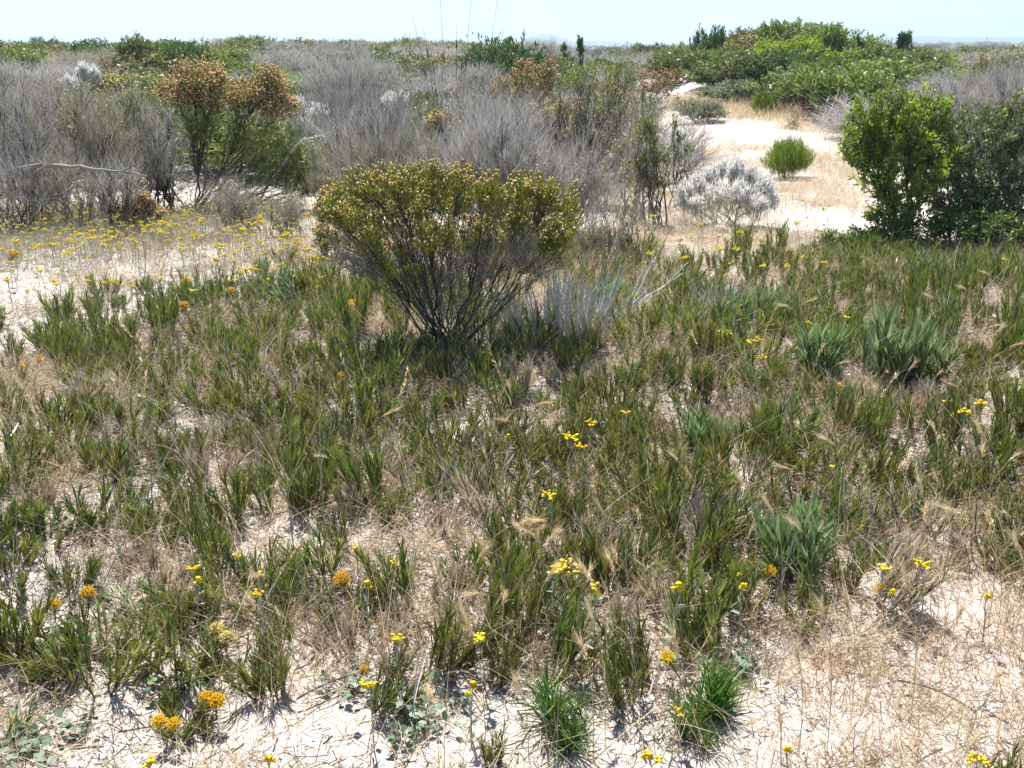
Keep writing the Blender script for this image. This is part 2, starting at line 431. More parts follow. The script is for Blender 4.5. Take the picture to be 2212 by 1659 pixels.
def skeleton(tips, rng, n1=8, n2=50, r0=.012, base_r=.05, start=.62, bow=.25, wig=.03, rmin=.0012, k=6, base=None, sides=4, g=None):
    """Stems from the ground that fork twice towards the twig tips. Returns the wood and the direction of each tip."""
    g = g or Geo()
    n = len(tips)
    n1, n2 = min(n1, n), min(n2, n)
    H = max(tips[:, 2].max(), .1)
    c1 = tips[rng.choice(n, n1, False)]
    for _ in range(3):
        w = np.argmin(((tips[:, None] - c1[None]) ** 2).sum(-1), 1)
        c1 = np.array([tips[w == i].mean(0) if (w == i).any() else c1[i] for i in range(n1)])
    a = rng.random(n1) * 6.28
    b1 = np.stack([np.cos(a), np.sin(a), 0 * a], -1) * (base_r * np.sqrt(rng.random(n1)))[:, None]
    b1[:, 2] = -.03
    if base is not None: b1 = b1 + base
    p1 = b1 + (c1 - b1) * (start + .1 * (rng.random(n1) - .5))[:, None]
    hor = (c1 - b1) * np.array([1, 1, 0])
    ctl = b1 + (p1 - b1) * .5 + hor * (bow * (rng.random(n1) - .2))[:, None] + rng.normal(size=(n1, 3)) * wig
    PL = bez(b1, ctl, p1, k); PL[:, 1:-1] += rng.normal(size=(n1, k - 2, 3)) * wig * .35
    rr = r0 * (.7 + .6 * rng.random(n1))
    g.tubes(PL, rr[:, None] * np.linspace(1, .55, k)[None], sides)
    c2 = tips[rng.choice(n, n2, False)]
    par = np.argmin(((c2[:, None] - c1[None]) ** 2).sum(-1), 1)
    ii = rng.integers(k // 2, k, n2)
    s2 = PL[par, ii]
    e2 = s2 + (c2 - s2) * (.6 + .2 * rng.random(n2))[:, None]
    ctl = (s2 + e2) / 2 + rng.normal(size=(n2, 3)) * wig + np.array([0, 0, -.12]) * np.linalg.norm((e2 - s2) * np.array([1, 1, 0]), axis=1)[:, None]
    PL2 = bez(s2, ctl, e2, k); PL2[:, 1:-1] += rng.normal(size=(n2, k - 2, 3)) * wig * .25
    r2 = np.maximum(rr[par] * .5, rmin * 1.5)
    g.tubes(PL2, r2[:, None] * np.linspace(1, .5, k)[None], max(3, sides - 1))
    par = np.argmin(((tips[:, None] - e2[None]) ** 2).sum(-1), 1)
    s3 = PL2[par, rng.integers(k // 2, k, n)]
    ctl = (s3 + tips) / 2 + rng.normal(size=(n, 3)) * wig * .6 + np.array([0, 0, -.08]) * np.linalg.norm((tips - s3)[:, :2], axis=1)[:, None]
    PL3 = bez(s3, ctl, tips, 4)
    g.tubes(PL3, np.maximum(r2[par] * .45, rmin)[:, None] * np.linspace(1, .6, 4)[None], 3)
    return g, unit(PL3[:, -1] - PL3[:, -2])

def leafy(g, tips, dirs, per, L, W, rng, along=.05, up=.5, spread=.9, segs=1, prof='oval', tint=None, curl=0.0):
    n = len(tips) * per
    P = np.repeat(tips, per, 0); D = np.repeat(dirs, per, 0)
    P = P - D * (along * rng.random(n))[:, None] + rng.normal(size=(n, 3)) * along * .12
    d = unit(D * .6 + rdir(n, rng) * spread + np.array([0, 0, up]))
    l = L * (.6 + .8 * rng.random(n))
    tn = rng.random(n) * .6 + np.repeat(rng.random(len(tips)), per) * .4 if tint is None else tint
    g.ribbons(P, d, l, W * (.7 + .6 * rng.random(n)), d * 0 + np.array([0, 0, -1]) * (curl * l)[:, None] if curl else None, segs, None, prof, tn, rng)
    return g

def twiggy(g, tips, dirs, per, L, W, rng, up=.6, spread=.8, along=.1):
    n = len(tips) * per
    P = np.repeat(tips, per, 0) - np.repeat(dirs, per, 0) * (along * rng.random(n))[:, None]
    d = unit(np.repeat(dirs, per, 0) * .7 + rdir(n, rng) * spread + np.array([0, 0, up]))
    l = L * (.4 + 1.0 * rng.random(n))
    g.ribbons(P, d, l, W, rng.normal(size=(n, 3)) * (.15 * l)[:, None], 2, None, 'taper', None, rng)
    return g

def parts_of(name, wood, wm, extra):
    out = [('stems', wood.mesh(name + '_stems', M[wm]))]
    for nm, g, mm in extra:
        if g.n: out.append((nm, g.mesh(name + '_' + nm, M[mm])))
    return out

# lobes in working-frame pixels: every shrub stands at its own distance, its crown is measured there
def px_lobes(base, dist, lobes, rng, depth=.85, **kw):
    out = []
    for l in lobes:
        X, Y, RX, RY, n = l[:5]
        dz = l[5] if len(l) > 5 else 0.0
        P = at_y(X, Y, dist + dz)
        zc = float((P - CAMP) @ FWD)
        rx, rz = RX / FOC * zc, RY / FOC * zc
        out.append(lobe(P - base, (rx, rx * depth, rz), n, rng, **kw))
    return out

UNIQUE = []          # (object, X, Y) of the shrubs that serve as landmarks

def main_shrub():
    rng = np.random.default_rng(3)
    b = at(965, 748)
    D = b[1]
    spots = [(732, 424, 36, 34), (770, 405, 36, 34), (800, 470, 44, 34), (835, 400, 40, 36), (880, 392, 40, 30), (880, 450, 46, 40), (930, 388, 42, 30), (945, 440, 46, 40), (985, 386, 40, 28), (1010, 430, 46, 40),
             (1060, 415, 40, 32), (1085, 465, 44, 40), (1135, 408, 36, 32), (1165, 405, 34, 34), (1150, 470, 46, 42), (1210, 432, 38, 34), (1228, 470, 26, 34), (1200, 515, 38, 42), (1130, 530, 46, 34), (1040, 510, 50, 40),
             (960, 515, 50, 40), (880, 520, 50, 36), (810, 530, 44, 34), (755, 500, 36, 36), (715, 455, 24, 30), (1000, 590, 36, 26), (1205, 550, 26, 26), (850, 575, 36, 20)]
    L = px_lobes(b, D, [(x, y, rx * 1.28, ry * 1.15, int(rx * ry / 30) if y < 560 else 18, dz) for (x, y, rx, ry), dz in zip(spots, (np.array([.25, -.1, .1, -.3, .3, 0, -.2]) * 1.1)[np.arange(len(spots)) % 7])], rng, lumps=3.4, hollow=.3, floor=-.6)
    tips = np.concatenate(L)
    wood, d = skeleton(tips, rng, 24, 150, .0066, .08, .62, .3, .03, .0011)
    lv = Geo(); leafy(lv, tips, d, 20, .026, .0052, rng, .08, .8, .7)
    # buds where the twig tips face the open sky: the upper ones of each column
    up = tips[:, 2] > np.quantile(tips[:, 2], .3) - .4 * (rng.random(len(tips)) - .4) * np.ptp(tips[:, 2])
    bt = tips[up & (rng.random(len(tips)) < .92)]; bd = d[up & (rng.random(len(tips)) < 2)][:len(bt)]
    fl = Geo()
    k = 5
    P = np.repeat(bt, k, 0) + rng.normal(size=(len(bt) * k, 3)) * .011 + np.array([0, 0, .012])
    fl.blobs(P, .0040 + .0044 * rng.random(len(P)), 1.2, None, rng)
    # bare grey twiglets below the crown
    tw = Geo()
    lower = np.concatenate(px_lobes(b, D, [(800, 560, 90, 60, 150, 0), (960, 580, 130, 60, 190, .05), (1120, 560, 110, 60, 160, 0), (960, 650, 90, 44, 40, 0)], rng, hollow=.2))
    _, dd = skeleton(lower, rng, 18, 70, .0055, .08, .7, .3, .03, .001, g=tw)
    twiggy(tw, lower, dd, 8, .12, .003, rng, .5, .9)
    o = thing('golden_shrub', b, parts_of('golden_shrub', wood, 'dark_wood', [('leaves', lv, 'needle'), ('flower_buds', fl, 'golden'), ('dead_twigs', tw, 'mid_twig')]),
              'broad green shrub capped with golden buds, bare dark stems fanning from its foot', 'shrub')
main_shrub()

def orange_shrub():
    rng = np.random.default_rng(5)
    b = at(415, 462); D = b[1]
    top = px_lobes(b, D, [(430, 176, 60, 48, 110), (392, 208, 50, 36, 60), (485, 216, 60, 40, 80), (580, 184, 34, 48, 66), (603, 236, 44, 42, 70), (470, 165, 24, 26, 26), (360, 195, 24, 24, 22), (540, 205, 40, 40, 40)], rng, lumps=4, hollow=.2)
    low = px_lobes(b, D, [(470, 260, 80, 44, 110), (560, 320, 84, 50, 150, .15), (668, 350, 66, 46, 150, 0), (610, 390, 80, 40, 120, -.1), (420, 265, 50, 34, 40), (690, 400, 44, 36, 70, -.1), (520, 300, 40, 30, 50, .2), (430, 300, 40, 40, 26), (600, 300, 50, 40, 50), (480, 355, 34, 30, 20)], rng, lumps=4, hollow=.2)
    tt, tl = np.concatenate(top), np.concatenate(low)
    tips = np.concatenate([tt, tl])
    wood, d = skeleton(tips, rng, 14, 110, .011, .10, .6, .35, .05, .0015)
    lv = Geo(); leafy(lv, tips, d, 17, .036, .009, rng, .11, .5, 1.0)
    fl = Geo()
    k = 9
    P = np.repeat(tt, k, 0) + rng.normal(size=(len(tt) * k, 3)) * .036
    fl.blobs(P, .007 + .007 * rng.random(len(P)), 1.1, None, rng)
    few = tl[rng.random(len(tl)) < .22]
    P = np.repeat(few, 5, 0) + rng.normal(size=(len(few) * 5, 3)) * .022
    fl.blobs(P, .006 + .006 * rng.random(len(P)), 1.1, None, rng)
    tw = Geo()
    lower = np.concatenate(px_lobes(b, D, [(400, 400, 100, 50, 70), (520, 420, 110, 46, 90)], rng, hollow=.1))
    _, dd = skeleton(lower, rng, 8, 40, .008, .09, .7, .3, .04, .0015, g=tw)
    twiggy(tw, lower, dd, 7, .2, .0035, rng, .4, .9)
    thing('orange_shrub', b, parts_of('orange_shrub', wood, 'dark_wood', [('leaves', lv, 'mid'), ('flower_buds', fl, 'orange'), ('dead_twigs', tw, 'brown_twig')]),
          'tall open shrub with rusty orange tops above green lower branches', 'shrub')
orange_shrub()

def leaf_shrub(name, label, base, lobes, mats, seed, leaf=(.045, .020), per=14, n1=9, r0=.014, wood='dark_wood', along=.10, twigs=0, depth=.85, dirs_up=.45, tips_mat=None):
    rng = np.random.default_rng(seed)
    L = px_lobes(base, base[1], lobes, rng, depth=depth, lumps=3.6, hollow=.4)
    tips = np.concatenate(L)
    wd, d = skeleton(tips, rng, n1, min(110, len(tips) // 4 + 4), r0, .12, .6, .35, .04, .002)
    ex = []
    if isinstance(mats, str): mats = [mats]
    grp = np.array_split(rng.permutation(len(tips)), len(mats))
    for i, mm in enumerate(mats):
        lv = Geo(); leafy(lv, tips[grp[i]], d[grp[i]], per, leaf[0], leaf[1], rng, along, dirs_up, 1.0, 2 if leaf[0] > .04 else 1)
        ex.append(('leaves', lv, mm))
    if twigs:
        tw = Geo(); sel = rng.random(len(tips)) < .4; twiggy(tw, tips[sel], d[sel], twigs, .16, .003, rng, .5, .8); ex.append(('dead_twigs', tw, 'twig'))
    if tips_mat:
        fl = Geo(); sel = tips[tips[:, 2] > np.quantile(tips[:, 2], .45)]
        P = np.repeat(sel, 6, 0) + rng.normal(size=(len(sel) * 6, 3)) * .02; fl.blobs(P, .008 + .006 * rng.random(len(P)), 1.1, None, rng); ex.append(('flower_buds', fl, tips_mat))
    return thing(name, base, parts_of(name, wd, wood, ex), label, 'shrub')

bR = at(1935, 530)
leaf_shrub('leafy_shrub', 'dense bright green leafy shrub beside the sandy path, sunlit on top', bR,
           [(1905, 275, 85, 80, 260), (1990, 250, 75, 65, 170, .2), (1860, 330, 48, 60, 110, -.1), (1950, 370, 110, 85, 240, -.1), (1925, 455, 65, 55, 90, -.15), (2030, 330, 60, 70, 120, .1)], ['bright', 'mid'], 21, (.034, .015), 17)
b = at(2130, 520)
leaf_shrub('leafy_shrub', 'dark green leafy shrub with grey twigs poking out behind the bright leafy shrub', b,
           [(2130, 320, 110, 110, 330, .2), (2060, 420, 90, 90, 260, 0), (2190, 430, 110, 100, 360, 0), (2230, 290, 100, 90, 260, .3), (2100, 480, 90, 60, 140, -.1)], ['dark', 'mid', 'olive', 'greygreen'], 22, (.036, .016), 13, twigs=2)
b = at(2060, 545)
leaf_shrub('low_shrub', 'low dark green leafy shrub crouching under the bright leafy shrub, above pale stones', b,
           [(1960, 500, 90, 36, 110, -.05), (2070, 485, 90, 40, 130), (2170, 495, 80, 44, 120), (1860, 515, 60, 24, 50, -.1)], ['dark', 'mid'], 23, (.034, .016), 13, r0=.008)
b = at(1810, 548)
leaf_shrub('low_shrub', 'sparse low leafy shrub at the sandy edge left of the bright leafy shrub', b,
           [(1810, 515, 60, 26, 34), (1860, 540, 50, 20, 24, -.1), (1750, 560, 50, 16, 18, -.15)], ['mid', 'dark'], 24, (.03, .014), 9, r0=.006)

def silver_shrub(name, label, b, plumes, seed, low=True, n=9, L=.05, W=.006):
    rng = np.random.default_rng(seed)
    tips = np.concatenate(px_lobes(b, b[1], plumes, rng, lumps=4.5, hollow=.45, floor=-.3))
    wd, d = skeleton(tips, rng, 16, 60, .005, .10, .55, .3, .03, .0014)
    d = unit(d + np.array([0, 0, .5]))
    lv = Geo(); leafy(lv, tips, d, int(n * 1.4), L, W, rng, .11, .75, .5, 1)
    fl = Geo(); k = 3
    P = np.repeat(tips, k, 0) - np.repeat(d, k, 0) * (.09 * rng.random(len(tips) * k))[:, None] + rng.normal(size=(len(tips) * k, 3)) * .008
    fl.blobs(P, .006 + .006 * rng.random(len(P)), 1.5, None, rng)
    gr = Geo()
    if low:
        t2 = tips * np.array([.75, .75, .55]) + rng.normal(size=tips.shape) * .03
        leafy(gr, t2, d, 4, .05, .005, rng, .1, .9, .5)
    return thing(name, b, parts_of(name, wd, 'silver_low', [('plumes', lv, 'silver'), ('woolly_heads', fl, 'silver'), ('leaves', gr, 'silver_low')]), label, 'shrub')

silver_shrub('silver_shrub', 'white woolly rounded shrub standing alone on sand beside the leafy shrub', at(1572, 484),
             [(1478, 412, 22, 22, 40), (1505, 395, 22, 24, 40, .15), (1535, 375, 18, 24, 36, -.1), (1560, 366, 15, 20, 30, .2), (1590, 365, 22, 24, 60), (1622, 380, 24, 26, 70, .15), (1650, 402, 26, 26, 70), (1668, 430, 20, 24, 40, -.1), (1640, 440, 22, 20, 36, -.2), (1465, 440, 16, 18, 24), (1500, 440, 24, 16, 26, -.15), (1600, 410, 30, 24, 40, -.25), (1550, 412, 24, 22, 24, -.3)], 31)
silver_shrub('silver_shrub', 'white plumed bush among grey shrubs beneath the golden green mound', ground(185, 16.5),
             [(180, 158, 15, 24, 60), (205, 162, 12, 22, 40), (148, 178, 18, 14, 30)], 32, False, 9, .07, .012)
silver_shrub('silver_shrub', 'small white bush seen between two grey bushes left of the tall reeds', ground(850, 15.5),
             [(845, 216, 22, 14, 60), (870, 212, 14, 12, 30)], 33, False, 9, .06, .011)
silver_shrub('silver_shrub', 'white bush half hidden behind the orange shrub and pale radiating twigs', ground(660, 12.8),
             [(640, 225, 22, 18, 50), (690, 240, 26, 16, 40)], 34, False, 8, .05, .008)

def ball_shrub(name, label, X, Y, w, h, mat, seed, L=.07, W=.005, n=420):
    rng = np.random.default_rng(seed)
    b = at(X, Y); sc = float((b - CAMP) @ FWD) / FOC
    w, h = w * sc, h * sc
    tips = lobe((0, 0, h * .52), (w * .5, w * .45, h * .48), n, rng, 4, .25, -.8)
    wd, d = skeleton(tips, rng, 24, 60, .004, w * .16, .6, .2, .02, .0014)
    d = unit(d + np.array([0, 0, .9]))
    lv = Geo(); leafy(lv, tips, d, 14, L, W, rng, .12, .8, .4)
    return thing(name, b, parts_of(name, wd, 'dark_wood', [('leaves', lv, mat)]), label, 'shrub')
ball_shrub('round_bush', 'small rounded fresh green bush on the sand behind the white woolly shrub', 1700, 382, 100, 82, 'lime', 41)
ball_shrub('round_bush', 'small rounded olive green bush at the far edge of the sandy path', 1652, 247, 60, 44, 'lime', 42, .08, .008)
ball_shrub('round_bush', 'little green sprout on the far edge of sand beside the path', 1715, 272, 24, 16, 'lime', 43, .06, .008, 90)

def grey_bush(name, label, b, lobes, seed, mat='twig', stems='wood', per=6, L=.15, W=.0032, n1=14, r0=.010, green=None, tilt=0, cat='bush', up=.65):
    rng = np.random.default_rng(seed)
    tips = np.concatenate(px_lobes(b, b[1], lobes, rng, lumps=3, hollow=.15, floor=-.7))
    low = tips[rng.random(len(tips)) < .6] * np.array([1.0, 1.0, .62]) + rng.normal(size=3) * .02
    tips = np.concatenate([tips, low[low[:, 2] > .12]])
    wd, d = skeleton(tips, rng, n1, max(20, len(tips) // 5), r0, .2, .55, .15, .04, .0017)
    tw = Geo(); twiggy(tw, tips, unit(d + np.array([tilt, 0, .5])), per, L, W, rng, up, .6, .14)
    ex = [('twigs', tw, mat)]
    if green:
        lv = Geo(); sel = rng.random(len(tips)) < green[1]; leafy(lv, tips[sel], d[sel], 8, .035, .009, rng, .09); ex.append(('leaves', lv, green[0]))
        if len(green) > 2:
            fl = Geo(); P = np.repeat(tips[sel], 4, 0) + rng.normal(size=(sel.sum() * 4, 3)) * .02; fl.blobs(P, .007 + .006 * rng.random(len(P)), 1.1, None, rng); ex.append(('flower_buds', fl, green[2]))
    return thing(name, b, parts_of(name, wd, stems, ex), label, cat)

grey_bush('grey_bush', 'dense grey twiggy bush directly behind the golden shrub', ground(1085, 8.3), [(1080, 320, 130, 90, 420), (1000, 360, 100, 70, 160), (1160, 380, 90, 66, 190)], 51, per=7)
grey_bush('grey_bush', 'grey twiggy bush behind the golden shrub on its left flank', ground(900, 9.0), [(890, 330, 110, 60, 230), (800, 350, 90, 50, 150)], 52, 'brown_twig', green=('olive', .12))
grey_bush('grey_bush', 'grey twiggy bush spreading right of the one behind the golden shrub', ground(1230, 8.6), [(1230, 360, 90, 76, 200), (1290, 400, 60, 46, 90)], 53, green=('olive', .05, 'golden'), tilt=.2)
grey_bush('thin_stemmed_bush', 'open bush of thin dark stems dotted with golden green tips', ground(1245, 10.6), [(1270, 240, 80, 90, 130), (1350, 270, 70, 80, 110), (1200, 230, 60, 70, 60)], 54, 'brown_twig', 'dark_wood', 3, .16, n1=18, green=('olive', .2, 'golden'), tilt=.3)
grey_bush('thin_stemmed_bush', 'slanting pale stems with olive tips at the edge of the sandy path', ground(1365, 9.4), [(1395, 290, 44, 80, 90), (1360, 350, 60, 60, 60)], 55, 'brown_twig', 'wood', 3, .2, n1=14, green=('olive', .25, 'golden'), tilt=.5)
grey_bush('dead_branch_bush', 'dead bush with bare arching branches right of the golden shrub', ground(1310, 7.6), [(1330, 440, 110, 40, 60), (1290, 500, 70, 50, 50)], 56, 'brown_twig', 'wood', 5, .16, n1=9, tilt=.6)
grey_bush('grey_bush', 'grey bush at the left edge behind the yellow flowers', ground(60, 9.6), [(40, 290, 100, 110, 330), (110, 350, 60, 70, 110)], 57, stems='dark_wood', green=('olive', .07))
grey_bush('grey_bush', 'upright grey brown bush between the left edge bush and the orange shrub', ground(205, 10.0), [(200, 270, 80, 90, 300), (250, 330, 70, 60, 120)], 58, 'brown_twig', 'dark_wood', green=('olive', .06, 'orange'))
grey_bush('grey_bush', 'grey bush with long dark stems touching the orange shrub', ground(300, 10.6), [(290, 240, 70, 80, 240), (330, 330, 50, 60, 80)], 59, 'brown_twig', 'dark_wood', green=('needle', .08))
grey_bush('grey_bush', 'tall tangled grey bush between the orange shrub and the golden shrub', ground(800, 9.4), [(800, 290, 100, 80, 260), (860, 260, 70, 60, 120), (790, 345, 50, 50, 70)], 65, up=.4)
grey_bush('grey_bush', 'tall grey bush filling the gap behind the golden shrub top', ground(1040, 10.2), [(1040, 250, 120, 70, 330), (1130, 260, 70, 60, 120)], 66, up=.5, green=('olive', .06, 'golden'))
for X_, d_, lb_, sd_, lab_ in ((20, 9.0, [(20, 380, 70, 50, 120)], 67, 'low brown grey bush at the far left edge above the flowers'), (140, 9.3, [(140, 375, 70, 46, 130)], 68, 'low tangled grey bush under the level fallen branch'),
                               (255, 9.0, [(255, 390, 60, 44, 110)], 69, 'low grey bush right of the level fallen branch'), (520, 8.9, [(500, 425, 60, 30, 100)], 70, 'low grey twigs below the green side of the orange shrub'),
                               (620, 8.7, [(620, 442, 50, 22, 70)], 72, 'low grey twigs right of the orange shrub foot'), (345, 10.4, [(350, 300, 60, 70, 150)], 73, 'grey bush partly behind the left stems of the orange shrub'),
                               (120, 11.6, [(120, 230, 100, 60, 260)], 74, 'grey bush behind the left edge bushes, below the white plumes'), (20, 12.5, [(10, 190, 80, 60, 200)], 75, 'grey bush at the left edge below the skyline')):
    grey_bush('grey_bush', lab_, ground(X_, d_), lb_, sd_, ('brown_twig', 'twig')[sd_ % 2], ('wood', 'dark_wood')[sd_ % 2], green=('olive', .08), up=.35)
grey_bush('pale_twig_bush', 'bush of pale radiating twigs right of the orange shrub', ground(735, 11.5), [(720, 230, 90, 56, 170), (790, 250, 70, 44, 90)], 60, 'bleached', 'wood', 3, .2, .003, n1=20, r0=.007)
grey_bush('grey_bush', 'wide dark grey bush on the rise behind the pale radiating twigs', ground(770, 17), [(770, 160, 110, 40, 320), (690, 170, 60, 30, 100)], 61, per=7, L=.2, W=.006)
grey_bush('grey_bush', 'low olive grey bush beneath the pale radiating twigs', ground(720, 9.6), [(720, 330, 60, 50, 120), (760, 360, 50, 40, 60)], 62, 'brown_twig', green=('olive', .3))
grey_bush('grey_bush', 'grey leafless bush behind the bright leafy shrub', ground(2090, 12.5), [(2080, 200, 90, 50, 260), (2030, 210, 50, 40, 80)], 63, stems='dark_wood')
grey_bush('grey_bush', 'pale grey bush at the right edge behind the dark leafy shrub', ground(2200, 11.5), [(2190, 190, 80, 70, 240)], 64)

def reeds():
    rng = np.random.default_rng(71)
    b = ground(975, 11.5)
    n = 170
    a = rng.random(n) * 6.28
    P = np.stack([np.cos(a), np.sin(a), 0 * a], -1) * (.22 * np.sqrt(rng.random(n)))[:, None]
    D = unit(P * 1.9 + rng.normal(size=(n, 3)) * .10 + np.array([.02, 0, 1]))
    L = 1.25 + .6 * rng.random(n)
    g = Geo()
    g.ribbons(P, D, L, .008, rng.normal(size=(n, 3)) * .10 * np.array([1, 1, .3]), 5, None, 'taper', None, rng)
    tall = [(890, 30), (915, 62), (950, -10), (985, 45), (1018, -12), (1042, 70), (1076, -8), (1000, 95), (930, 100), (1090, 60)]
    T = np.array([at_y(x, y, b[1] + rng.normal() * .15) - b for x, y in tall])
    B = np.array([[t[0] * .35, t[1] * .4, -.02] for t in T]); C = (B + T) / 2 + rng.normal(size=T.shape) * .04 + np.array([0, 0, .1])
    PL = bez(B, C, T, 7)
    g.tubes(PL, np.broadcast_to(np.linspace(.004, .002, 7), (len(T), 7)), 3)
    hd = Geo()
    k = 5
    Q = np.concatenate([PL[i, 4 + (i % 2)] + (PL[i, 6] - PL[i, 5]) * (np.arange(k) / k)[:, None] * .3 for i in range(len(T))])
    hd.blobs(Q, .010, 2.2, None, rng)
    E = P + D * L[:, None]
    hd.blobs(E[rng.random(n) < .5], .008, 2.4, None, rng)
    thing('reed_clump', b, [('stems', g.mesh('reed_stems', M['reed'])), ('seed_heads', hd.mesh('reed_heads', M['dark_wood']))], 'tall clump of thin reeds whose longest stems rise into the sky', 'reeds')
reeds()

for X, Y, d, w, h, mats, buds, seed, label in (
        (1130, 0, 13.2, 60, 75, ['olive', 'needle'], 'orange', 81, 'green shrub tipped with orange buds right of the tall reeds'),
        (1180, 0, 11.8, 44, 40, ['olive'], 'golden', 82, 'golden green shrub in front of the orange tipped one by the reeds'),
        (945, 0, 11, 24, 26, ['olive', 'mid'], 'golden', 83, 'small olive shrub at the foot of the tall reeds'),
        (1425, 0, 9.2, 30, 50, ['olive', 'mid'], None, 84, 'olive green sprig shrub on the near edge of the sandy path'),
        (1462, 0, 10.4, 34, 44, ['dark'], None, 85, 'dark green upright sprig in front of the white sand'),
        (1285, 0, 13.0, 80, 50, ['lime', 'mid'], None, 86, 'lime green shrub seen through thin stems before the far scrub'),
        (1360, 0, 14.5, 90, 44, ['olive', 'mid'], 'orange', 87, 'olive shrub with orange tips bordering the sandy path'),
        (330, 0, 8.6, 40, 40, ['olive'], 'orange', 88, 'small bronze green bush at the foot of the orange shrub'),
        (680, 0, 7.4, 0, 0, ['olive'], 'golden', 89, 'small golden shrub tucked against the left flank of the golden shrub')):
    if seed == 89:
        b = at(705, 560); lb = [(700, 520, 34, 36, 40), (715, 450, 30, 40, 40, .2)]
    elif seed == 84:
        b = ground(X, d); lb = [(1400, 300, 30, 26, 26), (1432, 345, 26, 26, 26), (1415, 392, 24, 18, 18), (1380, 350, 20, 30, 18), (1395, 262, 16, 18, 12)]
    elif seed == 85:
        b = ground(X, d); lb = [(1458, 262, 12, 16, 9), (1470, 296, 15, 14, 12), (1484, 322, 20, 12, 12), (1450, 318, 14, 10, 7)]
    elif seed == 88:
        b = at(308, 500); lb = [(300, 455, 40, 34, 70), (335, 472, 30, 26, 50), (276, 476, 26, 20, 34), (312, 432, 20, 20, 30), (300, 488, 36, 14, 26)]
    else:
        b = ground(X, d)
        cy = {81: 185, 82: 250, 83: 262, 84: 320, 85: 270, 86: 160, 87: 185, 88: 445}[seed]
        lb = [(X, cy, w, h * .8, 90), (X + w * .2, cy + h * 1.15, w * .8, h * .8, 80), (X - w * .3, cy + h * 1.9, w * .7, h * .6, 40), (X + w * .9, cy - h * .35, w * .4, h * .5, 30), (X + w * .7, cy + h * .35, w * .6, h * .6, 50), (X - w * .7, cy + h * .3, w * .5, h * .6, 40)]
    leaf_shrub('budded_shrub' if buds else 'sprig_shrub', label, b, lb, mats, seed, (.04, .010), 9, r0=.009, n1=8, tips_mat=buds, along=.09)

# ------------------------------------------------------------------ labels that tell repeats apart
class Labels:
    def __init__(s, marks): s.marks, s.rows = marks, []

    def add(s, o, X, Y, adj, noun, group, size):
        best = min(s.marks, key=lambda m: (m[1] - X) ** 2 + (1.6 * (m[2] - Y)) ** 2)
        dx, dy = X - best[1], 1.6 * (Y - best[2])
        near = math.hypot(dx, dy) < 60
        rel = 'beside' if near else ('right of' if dx > 0 else 'left of') if abs(dx) > abs(dy) else ('in front of' if dy > 0 else 'behind')
        s.rows.append((o, X, f'{adj} {noun} {rel} {best[0]}', group, size))

    def write(s, cat):
        by = {}
        for r in s.rows: by.setdefault(r[2], []).append(r)
        ords = ['first', 'second', 'third', 'fourth', 'fifth', 'sixth', 'seventh', 'eighth']
        for lab, rows in by.items():
            if len(rows) in (2, 3):
                rows.sort(key=lambda r: r[4])
                names = ['smaller', 'larger'] if len(rows) == 2 else ['smallest', 'middle-sized', 'largest']
                out = [f'{n} {lab}' for n in names]
            elif 3 < len(rows) <= 8:
                rows.sort(key=lambda r: r[1])
                out = [f'{lab}, {w} from left' for w in ords[:len(rows)]]
            else:
                out = [lab] * len(rows)
            for r, l in zip(rows, out): tag(r[0], l, cat, r[3])

# ------------------------------------------------------------------ background scrub
def arche(kind, seed):
    """A background shrub about 1.5 m wide and 1 m tall: its stems and its crown."""
    rng = np.random.default_rng(seed)
    spec = {'bright': ('bright', .06, .026, 14, .95), 'mid': ('mid', .055, .024, 14, 1.0), 'dark': ('dark', .055, .024, 15, 1.0), 'olive': ('olive', .065, .022, 12, .95),
            'gold': ('olive', .06, .02, 10, .9), 'lime': ('lime', .09, .016, 13, .8), 'greygreen': ('greygreen', .06, .02, 13, .8), 'grey': ('twig', .17, .007, 7, .95), 'brown': ('brown_twig', .17, .007, 7, .9), 'rust': ('olive', .06, .022, 8, 1.0)}[kind]
    mm, L, W, per, h = spec
    T = []
    for _ in range(7):
        a, q = rng.random() * 6.28, math.sqrt(rng.random())
        c = (.52 * q * math.cos(a), .5 * q * math.sin(a), h * (.34 + .26 * rng.random()))
        T.append(lobe(c, (.28 + .16 * rng.random(), .28 + .16 * rng.random(), h * (.24 + .12 * rng.random())), 62, rng, 3.5, .3, -.8))
    tips = np.concatenate(T)
    if kind in ('grey', 'brown'): tips = np.concatenate([tips, tips[::2] * np.array([1.05, 1.05, .6])])
    wd, d = skeleton(tips, rng, 8, 60, .016, .2, .55, .25, .05, .0032, k=5)
    g = Geo(); ex = []
    if kind in ('grey', 'brown'): twiggy(g, tips, d, per, L, W, rng, .6, .7, .14)
    else: leafy(g, tips, d, per, L, W, rng, .12, .5, 1.0)
    parts = [('stems', wd.mesh(kind + '_stems', M['wood' if kind in ('grey', 'brown') else 'dark_wood'])), ('twigs' if kind in ('grey', 'brown') else 'leaves', g.mesh(kind + '_crown', M[mm]))]
    if kind in ('gold', 'rust'):
        fl = Geo(); P = np.repeat(tips[tips[:, 2] > .35 * h], 4, 0); P = P + rng.normal(size=P.shape) * .035
        fl.blobs(P, .008 + .009 * rng.random(len(P)), 1.1, None, rng)
        parts.append(('flower_buds', fl.mesh(kind + '_buds', M['golden' if kind == 'gold' else 'orange'])))
    return parts

